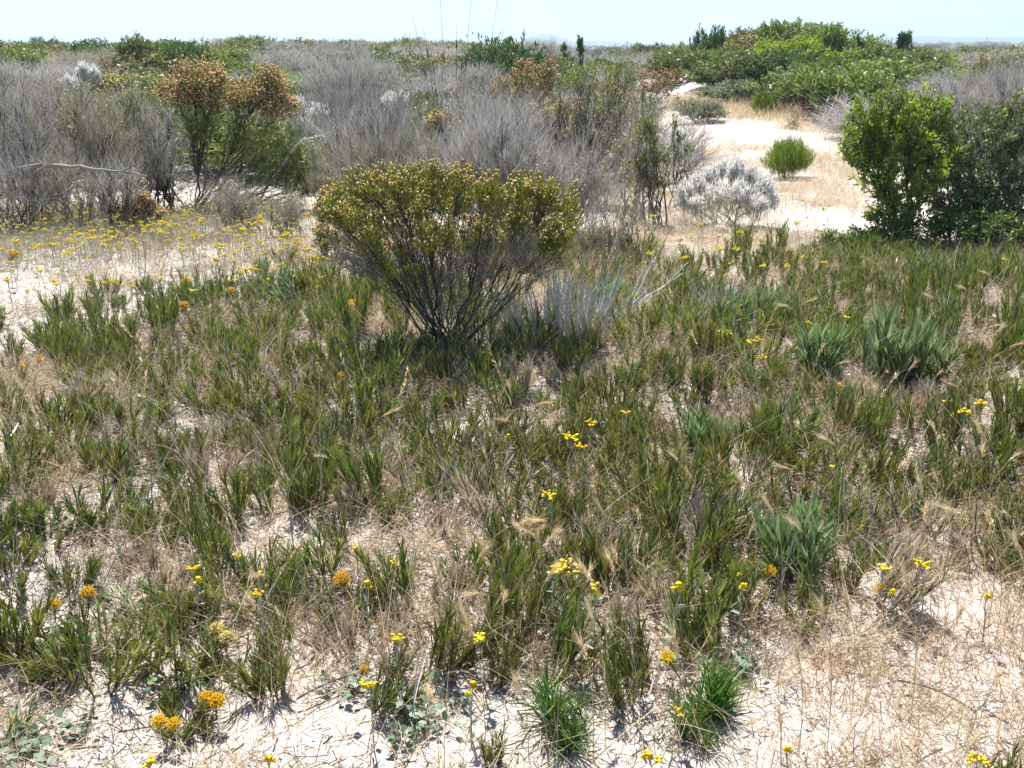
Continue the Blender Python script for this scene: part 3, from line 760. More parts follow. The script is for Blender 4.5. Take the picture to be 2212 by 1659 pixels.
KINDS = ['bright', 'mid', 'dark', 'olive', 'gold', 'lime', 'greygreen', 'grey', 'brown', 'rust']
ARCH = {k: [arche(k, 100 + 10 * i + j) for j in range(3 if k in ('mid', 'grey', 'olive') else 2)] for i, k in enumerate(KINDS)}
BG_MARKS = [('the orange topped shrub', 430, 200), ('the white plumed bush', 185, 165), ('the wide dark grey bush', 770, 150), ('the tall reeds', 980, 180), ('the small white bush', 850, 215),
            ('the blue hill', 1180, 85), ('the sandy path', 1560, 260), ('the dune crest', 1620, 70), ('the olive ball bush', 1652, 225), ('the bare skyline trunk', 1253, 95),
            ('the twin windswept trees', 1950, 90), ('the bright leafy shrub', 1930, 230), ('the rust topped shrub', 2120, 100), ('the lime mound', 640, 115), ('the domed skyline tree', 370, 85),
            ('the left grey bushes', 90, 230), ('the pale fallen branch', 1785, 170), ('the silvery green bush', 1580, 195), ('the orange budded shrub', 1130, 160), ('the far left skyline', 60, 112)]
ADJ = {'bright': 'bright green leafy', 'mid': 'mid green leafy', 'dark': 'dark green leafy', 'olive': 'olive green', 'gold': 'gold flecked green', 'lime': 'lime green feathery', 'greygreen': 'grey green',
       'grey': 'grey twiggy', 'brown': 'brown grey twiggy', 'rust': 'rust tipped green'}
bgl = Labels(BG_MARKS)

def inpoly(x, y, poly):
    c = False
    for (x1, y1), (x2, y2) in zip(poly, poly[1:] + poly[:1]):
        if (y1 > y) != (y2 > y) and x < (x2 - x1) * (y - y1) / (y2 - y1) + x1: c = not c
    return c
PATH = [(1270, 188), (1420, 188), (1530, 228), (1700, 246), (1950, 290), (2000, 560), (1330, 560), (1400, 400), (1370, 270), (1300, 215)]

def bg_shrub(kind, p, w, h, rz, label=None):
    parts = ARCH[kind][int(R.integers(len(ARCH[kind])))]
    o = thing('twiggy_bush' if kind in ('grey', 'brown') else 'budded_bush' if kind in ('gold', 'rust') else 'leafy_bush', p, parts, label, 'shrub', 'shrubs of the background scrub', rz, (w / 1.5, w / 1.5, h / 1.0))
    if label is None:
        X, Y = project(p + np.array([0, 0, h * .6]))
        bgl.add(o, float(X), float(Y), ADJ[kind], 'bush' if kind in ('grey', 'brown') else 'shrub', 'shrubs of the background scrub', w * h)
    return o

NAMED_BG = [  # X, distance, width, height, kind, label
    (1100, 24, 2.2, 1.75, 'dark', 'dark green domed shrub on the skyline beside the blue hill'),
    (375, 27, 2.0, 1.25, 'olive', 'tall domed olive shrub on the skyline above the orange shrub'),
    (440, 26, 1.5, 1.1, 'dark', 'dark shrub touching the domed olive shrub on the skyline'),
    (600, 24, 2.6, .9, 'lime', 'bright lime green mound shrub on the rise behind the orange shrub'),
    (420, 28.5, 2.6, 1.0, 'olive', 'wide olive shrub hugging the rise below the domed skyline shrub'), (330, 26, 2.4, .9, 'gold', 'gold flecked shrub covering the slope left of the domed skyline shrub'), (500, 26.5, 2.4, .9, 'mid', 'mid green shrub covering the slope right of the domed skyline shrub'),
    (660, 23, 1.8, .8, 'lime', 'lime green shrub joined to the lime mound on the rise'),
    (280, 20, 2.6, 1.2, 'gold', 'wide golden green shrub mound behind the white plumed bush'),
    (180, 19, 2.2, .95, 'gold', 'golden flecked shrub left of the golden green mound'),
    (1570, 25, 1.8, .8, 'greygreen', 'silvery green rounded bush above the olive ball bush'),
    (1500, 22, 1.3, .75, 'greygreen', 'silvery green bush at the far corner of the path'),
    (1275, 17, 1.3, .95, 'lime', 'lime green shrub glowing behind the thin stemmed bush'),
    (1600, 33, 2.6, 1.3, 'olive', 'olive shrub crowning the dune crest'),
    (1520, 31, 1.2, 1.5, 'dark', 'dark upright shrub on the left shoulder of the dune'),
    (1680, 31, 2.4, 1.3, 'mid', 'mid green shrub just right of the dune crest'),
    (2120, 17, 1.2, 1.65, 'rust', 'rust brown topped shrub rising to the skyline at right'),
    (1945, 15, 1.2, .9, 'lime', 'feathery lime shrub just above the bright leafy shrub'),
    (2190, 16, 1.6, 1.5, 'grey', 'rounded grey twig bush beside the rust topped shrub'),
]
taken = []
for X, d, w, h, k, lab in NAMED_BG:
    p = ground(X, d); taken.append((p[0], p[1]))
    o = bg_shrub(k, p, w, h, R.random() * 6.28, lab)
cand = []
for _ in range(17000):
    d = 11.5 + 62 * R.random() ** 1.1
    cand.append((-0.60 * d + 1.2 * d * R.random(), d))
nbg = nleafy = 0
for x, y in cand:
    if nbg >= 520: break
    z = float(height(x, y))
    X, Y = project(np.array([x, y, z]))
    if inpoly(X, Y, PATH): continue
    if y < 14.5 and (930 < X < 1330 or X > 1700): continue
    if y < 13 and X < 800: continue
    sp = .95 + .027 * max(y - 6, 0) * (1 if y > 36 else .62)
    if any((x - a) ** 2 + (y - b) ** 2 < sp * sp for a, b in taken): continue
    taken.append((x, y))
    t = vn(x / 5 + 3, y / 7, 77) + .25 * (R.random() - .5)
    if X < 560: pool = ['grey', 'brown', 'olive', 'gold', 'mid', 'greygreen', 'olive', 'mid', 'dark', 'olive', 'grey']
    elif X < 1430: pool = ['grey', 'brown', 'grey', 'olive', 'grey', 'olive', 'gold', 'mid', 'rust', 'lime', 'dark']
    elif X < 1930: pool = ['olive', 'mid', 'bright', 'mid', 'dark', 'bright', 'mid', 'olive', 'mid', 'bright', 'grey']
    else: pool = ['grey', 'mid', 'grey', 'brown', 'mid', 'olive', 'bright', 'grey', 'dark']
    k = pool[int(np.clip(t * len(pool), 0, len(pool) - 1))]
    if X > 1740 and y < 25 and k == 'bright': k = 'mid'
    if k not in ('grey', 'brown', 'gold', 'rust'):
        if nleafy >= 280: k = 'grey' if nbg % 3 else 'gold'
        else: nleafy += 1
    w = (1.5 if X < 1430 else 1.8) + 1.1 * R.random(); h = (.7 + .45 * R.random()) * (1.0 if k != 'lime' else .8)
    if 1430 < X < 1930: h *= 1.2
    if y > 38: w *= 1.25; h *= 1.1 + .35 * R.random()
    bg_shrub(k, np.array([x, y, z - .04]), w, h, R.random() * 6.28)
    nbg += 1
bgl.write('shrub')

FAR = {'mid': plant_mat('far_mid', [(.07, .11, .03), (.13, .18, .05), (.18, .22, .08)], trans=.2, rough=.9, spec=.05), 'olive': plant_mat('far_olive', [(.09, .10, .04), (.14, .15, .06), (.18, .18, .09)], trans=.2, rough=.9, spec=.05),
       'twig': plant_mat('far_twig', [(.2, .18, .17), (.27, .25, .24)], trans=.1, rough=.9, spec=.05), 'dark': plant_mat('far_dark', [(.04, .07, .025), (.08, .12, .04)], trans=.2, rough=.9, spec=.05)}

def far_scrub():
    rng = np.random.default_rng(9)
    gs = {k: Geo() for k in ('mid', 'olive', 'twig', 'dark')}
    n = 1350
    d = 66 * (10 ** (rng.random(n) ** 1.1 * 1.2))
    x = d * (-.62 + 1.24 * rng.random(n))
    z = height(x, d)
    for i in range(n):
        m = ('mid', 'olive', 'twig', 'dark', 'twig', 'olive')[rng.integers(6)]
        k = 420
        q = rdir(k, rng); q[:, 2] = np.abs(q[:, 2])
        h = .8 + .45 * rng.random() ** 2; w = 1.0 + 1.2 * rng.random()
        sz = 1 + d[i] / 150
        P = np.array([x[i], d[i], z[i]]) + q * np.array([w, w, h]) * (.35 + .65 * rng.random(k) ** .6)[:, None] * sz ** .3
        gs[m].ribbons(P, unit(rdir(k, rng) + np.array([0, 0, .7])), (.09 * sz ** .6), (.05 * sz ** .6), None, 2, None, 'oval', None, rng)
    for k, nm in (('mid', 'far_scrub'), ('olive', 'far_scrub'), ('twig', 'far_twig_scrub'), ('dark', 'far_scrub')):
        tag(obj(nm, gs[k].mesh(nm, FAR[k])), kind='stuff')
far_scrub()

def skyline_tree(X, d, pts, label, seed):
    rng = np.random.default_rng(seed)
    b = ground(X, d)
    tips = np.concatenate(px_lobes(b, d, pts, rng, lumps=4, hollow=.1, floor=-1))
    wd, dd = skeleton(tips, rng, 3, 12, .035, .05, .7, .1, .05, .006)
    lv = Geo(); leafy(lv, tips, dd, 10, .09, .045, rng, .12, .5, 1)
    thing('windswept_tree', b, [('trunk', wd.mesh('skyline_trunk', M['dark_wood'])), ('crown', lv.mesh('skyline_crown', M['dark']))], label, 'tree')
skyline_tree(1253, 26, [(1251, 86, 3.5, 8, 9), (1253, 98, 4, 10, 9), (1254, 110, 3, 8, 6)], 'thin dark upright tree standing alone on the skyline right of the blue hill', 1)
skyline_tree(1220, 30, [(1218, 100, 5, 5, 7)], 'short dark sapling on the skyline left of the thin upright tree', 2)
skyline_tree(1950, 32, [(1945, 92, 9, 18, 36), (1955, 82, 10, 12, 26)], 'dark leaning windswept tree on the skyline, left trunk of a pair', 3)
skyline_tree(1962, 33, [(1963, 86, 7, 16, 18)], 'slim dark windswept tree leaning right beside a fuller one', 4)
skyline_tree(1855, 29, [(1856, 96, 8, 24, 26)], 'dark narrow tree on the skyline midway along the right hand scrub', 5)
skyline_tree(1806, 30, [(1806, 86, 10, 14, 24)], 'small dark bushy tree on the skyline right of the dune', 6)
skyline_tree(1740, 30, [(1742, 92, 12, 14, 34)], 'small round dark tree on the right slope of the dune', 7)
skyline_tree(1528, 30, [(1526, 100, 14, 14, 44)], 'dark column shaped tree on the left slope of the dune', 8)

def fallen(name, label, pts, r, mat, seed, forks=3):
    rng = np.random.default_rng(seed)
    P = np.array(pts)
    t = np.linspace(0, len(P) - 1, 22)
    PL = np.stack([np.interp(t, np.arange(len(P)), P[:, i]) for i in range(3)], -1)
    PL[1:-1] = (PL[:-2] + PL[1:-1] * 2 + PL[2:]) / 4 + rng.normal(size=(20, 3)) * r * .6
    o0 = PL[0].copy()
    g = Geo(); g.tubes((PL - o0)[None], (r * np.interp(np.arange(22), [0, 6, 21], [1.1, 1, .3]) * (1 + .16 * rng.normal(size=22)))[None], 7, .5)
    br = Geo()
    for _ in range(forks):
        i = rng.integers(6, 19); s = PL[i] - o0
        e = s + unit(rng.normal(size=3) + np.array([.4, 0, .5])) * (.12 + .25 * rng.random())
        br.tubes(bez(s[None], ((s + e) / 2 + rng.normal(size=3) * .03)[None], e[None], 5), (r * np.linspace(.4, .15, 5))[None], 5)
    thing(name, o0, [('trunk', g.mesh('fallen_trunk', M[mat], True))] + ([('branch', br.mesh('fallen_fork', M[mat]))] if forks else []), label, 'branch')

def gz(p): return np.array([p[0], p[1], float(height(p[0], p[1])) + .01])
a, c = at_y(100, 357, 9.0), at_y(262, 371, 8.7)
fallen('fallen_branch', 'weathered grey fallen branch lying level in front of the left grey bushes', [gz(at_y(-160, 400, 9.9)), at_y(20, 364, 9.25), a, (a + c) / 2 + np.array([0, 0, .012]), c, at_y(318, 380, 8.65)], .02, 'log', 1, 8)
a, c = at_y(645, 306, 10.4), at_y(690, 294, 10.2)
fallen('fallen_branch', 'white broken branch poking out right of the orange shrub', [gz(at_y(540, 345, 10.8)), a, (a + c) / 2, c, at_y(705, 300, 10.1)], .012, 'bleached', 2)
a, c = at_y(352, 292, 11.4), at_y(398, 290, 11.2)
fallen('fallen_branch', 'short grey dead branch seen through the stems of the orange shrub', [gz(at_y(250, 340, 11.6)), a, c, gz(at_y(500, 340, 11.0))], .02, 'log', 3)
a, c = at_y(1772, 158, 21), at_y(1790, 180, 21)
fallen('fallen_branch', 'pale dead branch leaning among green shrubs on the dune slope', [a, c, gz(at_y(1796, 200, 21))], .03, 'bleached', 4, 2)

# ------------------------------------------------------------------ how much grows where (read off the photograph, used as ground cover)
GX0, GY0, GDX, GDY = 69.0, 560.0, 138.25, 60.0
GREEN = np.array([
    [0, 0, 0, 0, 0, 0, 0, 0, 0, .1, 0, .1, .1, .6, .8, .8],
    [0, 0, 0, 0, .08, .08, 0, 0, .2, .4, .1, .1, .1, .8, .9, .9],
    [0, .05, .3, .45, .6, .6, .5, .3, .4, .6, .4, .7, .3, .7, .9, .9],
    [.1, .6, .8, .8, .9, .9, .8, .7, .7, .7, .8, .9, .6, .9, .9, .9],
    [.4, .8, .9, .9, .9, .9, .8, .7, .8, .7, .8, .8, .9, .9, .8, .8],
    [.5, .6, .9, .9, .9, .9, .9, .8, .8, .7, .9, .9, .8, .9, .8, .5],
    [.2, .4, .8, .9, .9, .7, .8, .9, .9, .8, .9, .9, .8, .8, .9, .2],
    [.1, .4, .9, 1, .9, .8, .7, .8, .8, .9, .9, .9, .7, .5, .9, .6],
    [.2, .7, .7, .8, .7, .9, .6, .8, .6, .6, .9, .6, .7, .3, .8, .9],
    [.1, .4, .6, .8, .7, .9, .3, .3, .5, .8, .9, .3, .8, .3, .6, .9],
    [.1, .3, .6, .7, .7, .6, .2, .2, .5, .9, 1, .6, .9, .3, .5, .8],
    [.2, .2, .6, .8, .8, .6, .2, .2, .3, .9, 1, .8, .9, .2, .1, .5],
    [.3, .3, .4, .7, .8, .7, .1, .2, .3, .7, .9, .8, .8, .1, 0, .1],
    [.3, .3, .3, .7, .6, .7, .2, .4, .4, .6, .9, .9, .5, .1, 0, 0],
    [.3, .4, .5, .7, .5, .4, .3, .6, .5, .7, .8, .8, .1, 0, 0, 0],
    [.2, .3, .25, .4, .25, .15, .25, .35, .3, .4, .45, .35, 0, 0, 0, 0],
    [.15, .1, .1, .1, 0, 0, .12, .12, .2, .4, .35, .2, 0, 0, 0, 0],
    [.1, 0, 0, 0, 0, 0, 0, .05, .1, .15, .25, .05, 0, 0, 0, .05]])

def green_at(X, Y):
    gx = np.clip((X - GX0) / GDX, 0, 14.999); gy = np.clip((Y - GY0) / GDY, 0, 16.999)
    i, j = gy.astype(int), gx.astype(int); fx, fy = gx - j, gy - i
    v = (GREEN[i, j] * (1 - fx) + GREEN[i, j + 1] * fx) * (1 - fy) + (GREEN[i + 1, j] * (1 - fx) + GREEN[i + 1, j + 1] * fx) * fy
    return np.where(Y < 520, 0, v)

SANDY = [(2195, 870, 45, 60), (1615, 1105, 55, 60), (1905, 1010, 45, 30), (2110, 1290, 130, 75), (2080, 1440, 150, 50), (1000, 1590, 140, 45), (720, 1560, 260, 70), (1260, 1580, 90, 60), (1620, 1540, 90, 60), (1900, 1580, 190, 60),
         (30, 1190, 80, 60), (60, 640, 130, 80), (260, 565, 240, 36), (510, 600, 70, 26), (1420, 662, 60, 20), (1700, 1480, 90, 60), (320, 1540, 80, 40), (690, 1590, 200, 60), (560, 990, 30, 20), (820, 970, 30, 40), (1570, 545, 160, 26), (1590, 278, 190, 34), (1760, 400, 80, 18), (1900, 1250, 100, 30)]

def sand_at(X, Y):
    v = np.zeros(np.shape(X))
    for x, y, a, b in SANDY:
        v = np.maximum(v, np.exp(-((X - x) / a) ** 2 - ((Y - y) / b) ** 2))
    return v

def scatter(n, y0, y1, dens, margin=.62, rng=None, pw=1.0):
    """N points on the ground between y0 and y1 ahead, kept where DENS(X, Y, x, y) allows."""
    rng = rng or R
    out = []
    have = 0
    while have < n:
        m = max(2000, n)
        y = np.sqrt(y0 ** 2 + (y1 ** 2 - y0 ** 2) * rng.random(m) ** pw)
        x = (rng.random(m) * 2 - 1) * (margin * y + .25)
        z = height(x, y)
        P = np.stack([x, y, z], -1)
        X, Y = project(P)
        k = rng.random(m) < dens(X, Y, x, y)
        out.append(P[k]); have += k.sum()
    return np.concatenate(out)[:n]

# ------------------------------------------------------------------ green tufts
def tuft(kind, seed):
    rng = np.random.default_rng(seed)
    ns, sp, SL, per, L, W, up, curve = {'bushy': (20, .68, .095, 26, .050, .0050, .8, .4), 'slender': (12, .36, .14, 32, .054, .0048, .9, .3), 'splayed': (20, 1.15, .115, 26, .047, .0050, .75, .8),
                                       'silver': (14, .5, .14, 24, .068, .0095, .75, .3), 'brush': (4, .3, .08, 60, .075, .0034, .55, .1), 'rosette': (4, .4, .08, 40, .10, .008, .45, .2)}[kind]
    a = rng.random(ns) * 6.28
    B = np.stack([np.cos(a), np.sin(a), 0 * a], -1) * ((.06 if kind in ('bushy', 'splayed') else .035) * np.sqrt(rng.random(ns)))[:, None]; B[:, 2] = -.015
    D = unit(np.stack([np.cos(a) * np.tan(sp * (.3 + .7 * rng.random(ns))), np.sin(a) * np.tan(sp * (.3 + .7 * rng.random(ns))), 1 + 0 * a], -1) + rng.normal(size=(ns, 3)) * .08)
    SL = SL * (.6 + .65 * rng.random(ns))
    E = B + D * SL[:, None] + np.array([0, 0, 1]) * (SL * curve * .5)[:, None]
    PL = bez(B, B + D * (SL * .55)[:, None], E, 8)
    st = Geo(); st.tubes(PL, np.broadcast_to(np.linspace(.0032, .0018, 8), (ns, 8)), 4)
    n = ns * per
    u = (.12 + .88 * (np.tile(np.arange(per), ns) + rng.random(n)) / per) * 6.999
    i = np.repeat(np.arange(ns), per); j = u.astype(int); f = (u - j)[:, None]
    P = PL[i, j] * (1 - f) + PL[i, j + 1] * f
    T = unit(PL[i, j + 1] - PL[i, j])
    d = unit(T * up + rdir(n, rng) * (.52 if kind != 'brush' else .8) + np.array([0, 0, .2]))
    l = L * (.65 + .6 * rng.random(n)) * (.75 + .25 * u / 7)
    tn = np.clip(.5 * rng.random(n) + .5 * rng.random(ns)[i], 0, 1)
    lv = Geo(); lv.ribbons(P, d, l, W * (.8 + .4 * rng.random(n)), unit(T) * (l * .18)[:, None] + rng.normal(size=(n, 3)) * (.05 * l)[:, None], 2, None, 'leaf', tn, rng)
    return lv, st

TUFT = {}
for k, mm in (('bushy', 'tuft'), ('slender', 'tuft'), ('splayed', 'tuft'), ('silver', 'silver_leaf'), ('brush', 'brush'), ('rosette', 'silver_leaf')):
    TUFT[k] = []
    for j in range(4 if mm == 'tuft' else 2):
        lv, st = tuft(k, 300 + 10 * len(TUFT) + j)
        TUFT[k].append((lv, st, [('leaves', lv.mesh(k + '_tuft_leaves', M[mm])), ('stems', st.mesh(k + '_tuft_stems', M['tuft_stem']))]))

FG_MARKS = [('the golden shrub', 965, 745), ('the white sticks', 1560, 640), ('the grey stick fan', 1230, 690), ('the broad silvery clump', 1925, 800), ('the smaller silvery clump', 1765, 790), ('the dead grey shrublet', 1530, 1160),
            ('the pale yellow pincushion', 478, 1390), ('the large orange pincushion', 738, 1280), ('the orange pincushion pair on sand', 360, 1590), ('the touching golden pincushions', 458, 1540), ('the two left edge pincushions', 150, 1320),
            ('the half hidden pincushion', 515, 1225), ('the grey green round leaves', 890, 1560), ('the round leaves near the left edge', 110, 1450), ('the bowed tan seed heads', 1160, 1170), ('the widest yellow flower cluster', 1225, 1250),
            ('the open sand at lower right', 2000, 1400), ('the sand gap', 1610, 1110), ('the sandy hollow at left edge', 40, 1190), ('the lone upright tuft', 130, 800), ('the fresh green rosette', 1315, 660), ('the pale stones', 2090, 560),
            ('the pinkish dry grass clump', 565, 990), ('the pink seed heads', 925, 850), ('the two bright yellow clusters', 1250, 980), ('the right edge yellow clusters', 2100, 910), ('the low row of yellow clusters', 1620, 760), ('the broad leaved grey green plant', 1720, 1210),
            ('the brush like sprout', 1210, 1580), ('the tall blue green stems', 330, 1080), ('the shrivelled orange pincushion', 1442, 1440), ('the snail shell', 1657, 1430), ('the left twin pincushions', 402, 660), ('the open yellow star flower', 1557, 1590), ('the bright leafy shrub', 1935, 560), ('the right edge grass heads', 2150, 1100), ('the sprawling twig', 950, 1420)]
lab_t = Labels(FG_MARKS)
GROUP_T = 'green tufts of the foreground'
taken_t = []

def put_tuft(kind, p, sc, adj=None, label=None, lean=None):
    lv, st, parts = TUFT[kind][int(R.integers(len(TUFT[kind])))]
    tl = (R.normal() * .2, R.normal() * .2) if lean is None else lean
    o = thing('brush_sprout' if kind == 'brush' else 'silvery_tuft' if kind in ('silver', 'rosette') else 'green_tuft', p - np.array([0, 0, .004]), parts, label, 'plant', GROUP_T if label is None else None, R.random() * 6.28, sc, tl)
    if label is None:
        X, Y = project(p); lab_t.add(o, float(X), float(Y), adj or kind, 'tuft', GROUP_T, sc)
    taken_t.append((p[0], p[1]))
    return o

for X, Y, kind, sc, lab in (
        (130, 800, 'slender', 1.25, 'tall dark green tuft standing alone against the sand at left'), (150, 812, 'slender', 1.15, 'slender green tuft pressed against the lone upright tuft at left'),
        (640, 665, 'silver', 1.35, 'upright dark bladed silvery tuft left of the golden shrub'), (575, 640, 'silver', 1.0, 'thin silvery tuft left of the upright dark bladed one'),
        (1315, 672, 'rosette', 1.35, 'fresh green rosette of broad blades above the grey stick fan'), (1310, 635, 'rosette', 1.1, 'smaller green rosette directly behind the fresh green one'), (1360, 665, 'silver', .7, 'short grey green tuft on the right side of the fresh green rosette'),
        (1765, 815, 'silver', 1.5, 'tall silvery green bladed clump, left of the broadest one'), (1735, 800, 'silver', 1.1, 'silvery blades along the left side of the tall silvery clump'), (1790, 825, 'silver', 1.1, 'silvery blades in front of the tall silvery clump'),
        (1930, 838, 'silver', 1.85, 'broadest silvery green bladed clump in the right meadow'), (1885, 815, 'silver', 1.4, 'silvery clump joined to the left side of the broadest clump'), (1985, 830, 'silver', 1.5, 'silvery clump joined to the right side of the broadest clump'), (1960, 800, 'silver', 1.4, 'silvery clump rising behind the broadest clump'),
        (1600, 700, 'silver', 1.15, 'grey green tuft rising right of the white sticks'), (1550, 712, 'silver', 1.0, 'grey green tuft at the foot of the white sticks'), (1655, 700, 'silver', 1.2, 'pointed grey green tuft right of the white sticks'),
        (1520, 975, 'silver', 1.0, 'pale grey green leafy rosette on dark stems above the dead shrublet'), (1545, 950, 'rosette', .8, 'pale open rosette beside the grey green one above the dead shrublet'),
        (1720, 1265, 'silver', 1.25, 'broad leaved grey green plant with long blunt leaves over dark shade'), (1690, 1215, 'silver', 1.0, 'grey green shoot on the upper left of the broad leaved plant'), (1752, 1225, 'silver', .95, 'grey green shoot on the right of the broad leaved plant'),
        (1210, 1585, 'brush', 1.35, 'bristly bright green sprout standing on open sand'), (1255, 1605, 'brush', 1.0, 'smaller bristly sprout just right of the bright one'), (1515, 1545, 'brush', 1.4, 'bristly green sprout casting deep shade near the lower edge'), (1500, 1600, 'brush', .9, 'bristly sprout above the darkest shadow at the lower edge'),
        (1550, 1540, 'brush', .9, 'bristly sprout right of the one casting deep shade'), (2000, 600, 'silver', 1.1, 'silvery tuft under the right leafy shrub'), (1980, 610, 'silver', .9, 'low silvery tuft left of the pale stones'), (1730, 790, 'silver', .8, 'small silvery tuft behind the tall silvery clump'),
        (2040, 700, 'silver', .9, 'small silvery tuft between the pale stones and broadest clump'), (560, 600, 'silver', .8, 'small silvery tuft on sand left of the golden shrub')):
    put_tuft(kind, at(X, Y), sc, None, lab)

DRY = {k: [[('leaves', me.copy()) if nm == 'leaves' else (nm, me) for nm, me in t[2]] for t in TUFT[k]] for k in ('bushy', 'slender', 'splayed')}
for v in DRY.values():
    for t in v: t[0][1].materials[0] = M['deadtuft']
lab_d = Labels(FG_MARKS)
def put_dry(kind, p, sc):
    o = thing('dry_tuft', p, DRY[kind][int(R.integers(4))], None, 'plant', 'dead tufts among the green ones', R.random() * 6.28, sc * .85, (R.normal() * .2, R.normal() * .2))
    X, Y = project(p); lab_d.add(o, float(X), float(Y), 'dead straw coloured', 'tuft', 'dead tufts among the green ones', sc)

def dens_tuft(X, Y, x, y): return np.clip(green_at(X, Y), 0, 1) ** 1.1 * (1 - .95 * sand_at(X, Y)) * np.clip((vn(x / .38, y / .38, 91) - .18) * 3.4, .05, 1)
pts = scatter(8000, 1.55, 8.2, dens_tuft, .60)
nt_, extra = 0, []
for p in pts:
    X, Y = project(p)
    if abs(X - 965) < 60 and 700 < Y < 760: continue
    sp = (.118 if p[1] < 4.2 else .15) + .03 * vn(p[0] / .7, p[1] / .7, 92)
    if any((p[0] - a) ** 2 + (p[1] - b) ** 2 < sp * sp for a, b in taken_t): continue
    taken_t.append((p[0], p[1])); extra.append(p)
extra.sort(key=lambda p: p[1] + (0 if -60 < project(p)[0] < 2272 else 50))
mass_l, mass_s = Geo(), Geo()
for i, p in enumerate(extra):
    q = vn(p[0] / .8, p[1] / .8, 55) + .4 * (R.random() - .5)
    kind = 'slender' if q < .36 else 'bushy' if q < .66 else 'splayed'
    sc = .62 + .72 * R.random() ** 1.3 + .14 * vn(p[0] * 1.3, p[1] * 1.3, 56)
    if p[1] < 2.7: sc *= .55 + .45 * (p[1] - 1.5) / 1.2
    if i < 300:
        taken_t.pop()
        if R.random() < .18: put_dry(kind, p, sc)
        else: put_tuft(kind, p, sc)
    else:
        lv, st, _ = TUFT[kind][int(R.integers(len(TUFT[kind])))]
        a = R.random() * 6.28
        m3 = np.array([[math.cos(a), -math.sin(a), 0], [math.sin(a), math.cos(a), 0], [0, 0, 1]]) * sc
        mass_l.merge(lv, m3, p); mass_s.merge(st, m3, p)
lab_t.write('plant'); lab_d.write('plant')
print('tufts', len(extra))
tag(obj('tuft_undergrowth', mass_l.mesh('tuft_undergrowth', M['tuft'])), kind='stuff')
tag(obj('tuft_undergrowth_stems', mass_s.mesh('tuft_undergrowth_stems', M['tuft_stem'])), kind='stuff')

# ------------------------------------------------------------------ uncountable ground cover
def clumps(n_cl, per, y0, y1, dens, h, w, spread, curve, rng, segs=3, prof='taper', pw=1.0, r=.05):
    C = scatter(n_cl, y0, y1, dens, .62, rng, pw)
    P = np.repeat(C, per, 0) + rng.normal(size=(n_cl * per, 3)) * np.array([r, r, 0])
    P[:, 2] = height(P[:, 0], P[:, 1]) - .004
    n = len(P)
    D = unit(rng.normal(size=(n, 3)) * spread + np.array([0, 0, 1]))
    l = h * (.35 + .9 * rng.random(n)) * np.repeat(.6 + .7 * rng.random(n_cl), per)
    bd = rng.normal(size=(n, 3)) * (l * curve)[:, None] * np.array([1, 1, .35]) - np.array([0, 0, 1]) * (l * curve * .35)[:, None]
    g = Geo(); g.ribbons(P, D, l, w * (.7 + .6 * rng.random(n)), bd, segs, None, prof, np.repeat(rng.random(n_cl), per) * .45 + .55 * rng.random(n), rng)
    return g

def lying(n, y0, y1, dens, l0, w, rng, pw=1.0, lift=.012):
    P = scatter(n, y0, y1, dens, .62, rng, pw)
    a = rng.random(n) * 6.28
    D = unit(np.stack([np.cos(a), np.sin(a), .25 * rng.normal(size=n)], -1))
    l = l0 * (.25 + 1.1 * rng.random(n) ** 1.6)
    P[:, 2] += lift * rng.random(n)
    g = Geo(); g.ribbons(P, D, l, w * (.6 + .8 * rng.random(n)), rng.normal(size=(n, 3)) * (l * .22)[:, None] * np.array([1, 1, .3]), 2, None, 'const', None, rng)
    return g

rg = np.random.default_rng(500)
def patch(x, y, s, sd): return np.clip((vn(x / s, y / s, sd) - .32) * 2.6, 0, 1)
def d_dry(X, Y, x, y): return np.where((Y < 660) & (X < 620), .3, 1) * np.clip(.85 - .3 * green_at(X, Y), .15, 1) * (1 - .86 * sand_at(X, Y)) * (.18 + .82 * patch(x, y, .35, 61))
def d_green(X, Y, x, y): return green_at(X, Y) ** 1.2 * (1 - .9 * sand_at(X, Y)) * (.3 + .7 * patch(x, y, .4, 62))
def d_lit(X, Y, x, y): return np.clip(.9 - .62 * sand_at(X, Y), .1, 1) * (.22 + .78 * patch(x, y, .28, 63))
def d_rust(X, Y, x, y): return np.exp(-((X - 2000) / 420) ** 2 - ((Y - 1400) / 260) ** 2) * (.25 + .75 * patch(x, y, .3, 64)) + .05 * (Y > 1250)
def d_leftp(X, Y, x, y): return (np.exp(-((X - 260) / 420) ** 4 - ((Y - 510) / 90) ** 4) + .35 * np.exp(-((X - 60) / 200) ** 2 - ((Y - 700) / 160) ** 2) + .25 * np.exp(-((X - 1550) / 220) ** 4 - ((Y - 500) / 80) ** 4)) * (.25 + .75 * patch(x, y, .4, 65)) * (1 - .5 * sand_at(X, Y))
def d_mid(X, Y, x, y): return ((Y < 640) & (Y > 215)) * (1 - .9 * sand_at(X, Y)) * (.1 + .9 * patch(x, y, .7, 66)) * np.where(X < 760, .22, 1) * np.where((X > 1330) & (Y < 470), 1.3, 1)
def d_path(X, Y, x, y): return np.clip((np.exp(-((Y - 222 - (X - 1430) * .09) / 20) ** 2)) * ((X > 1430) & (X < 1860)), 0, 1)

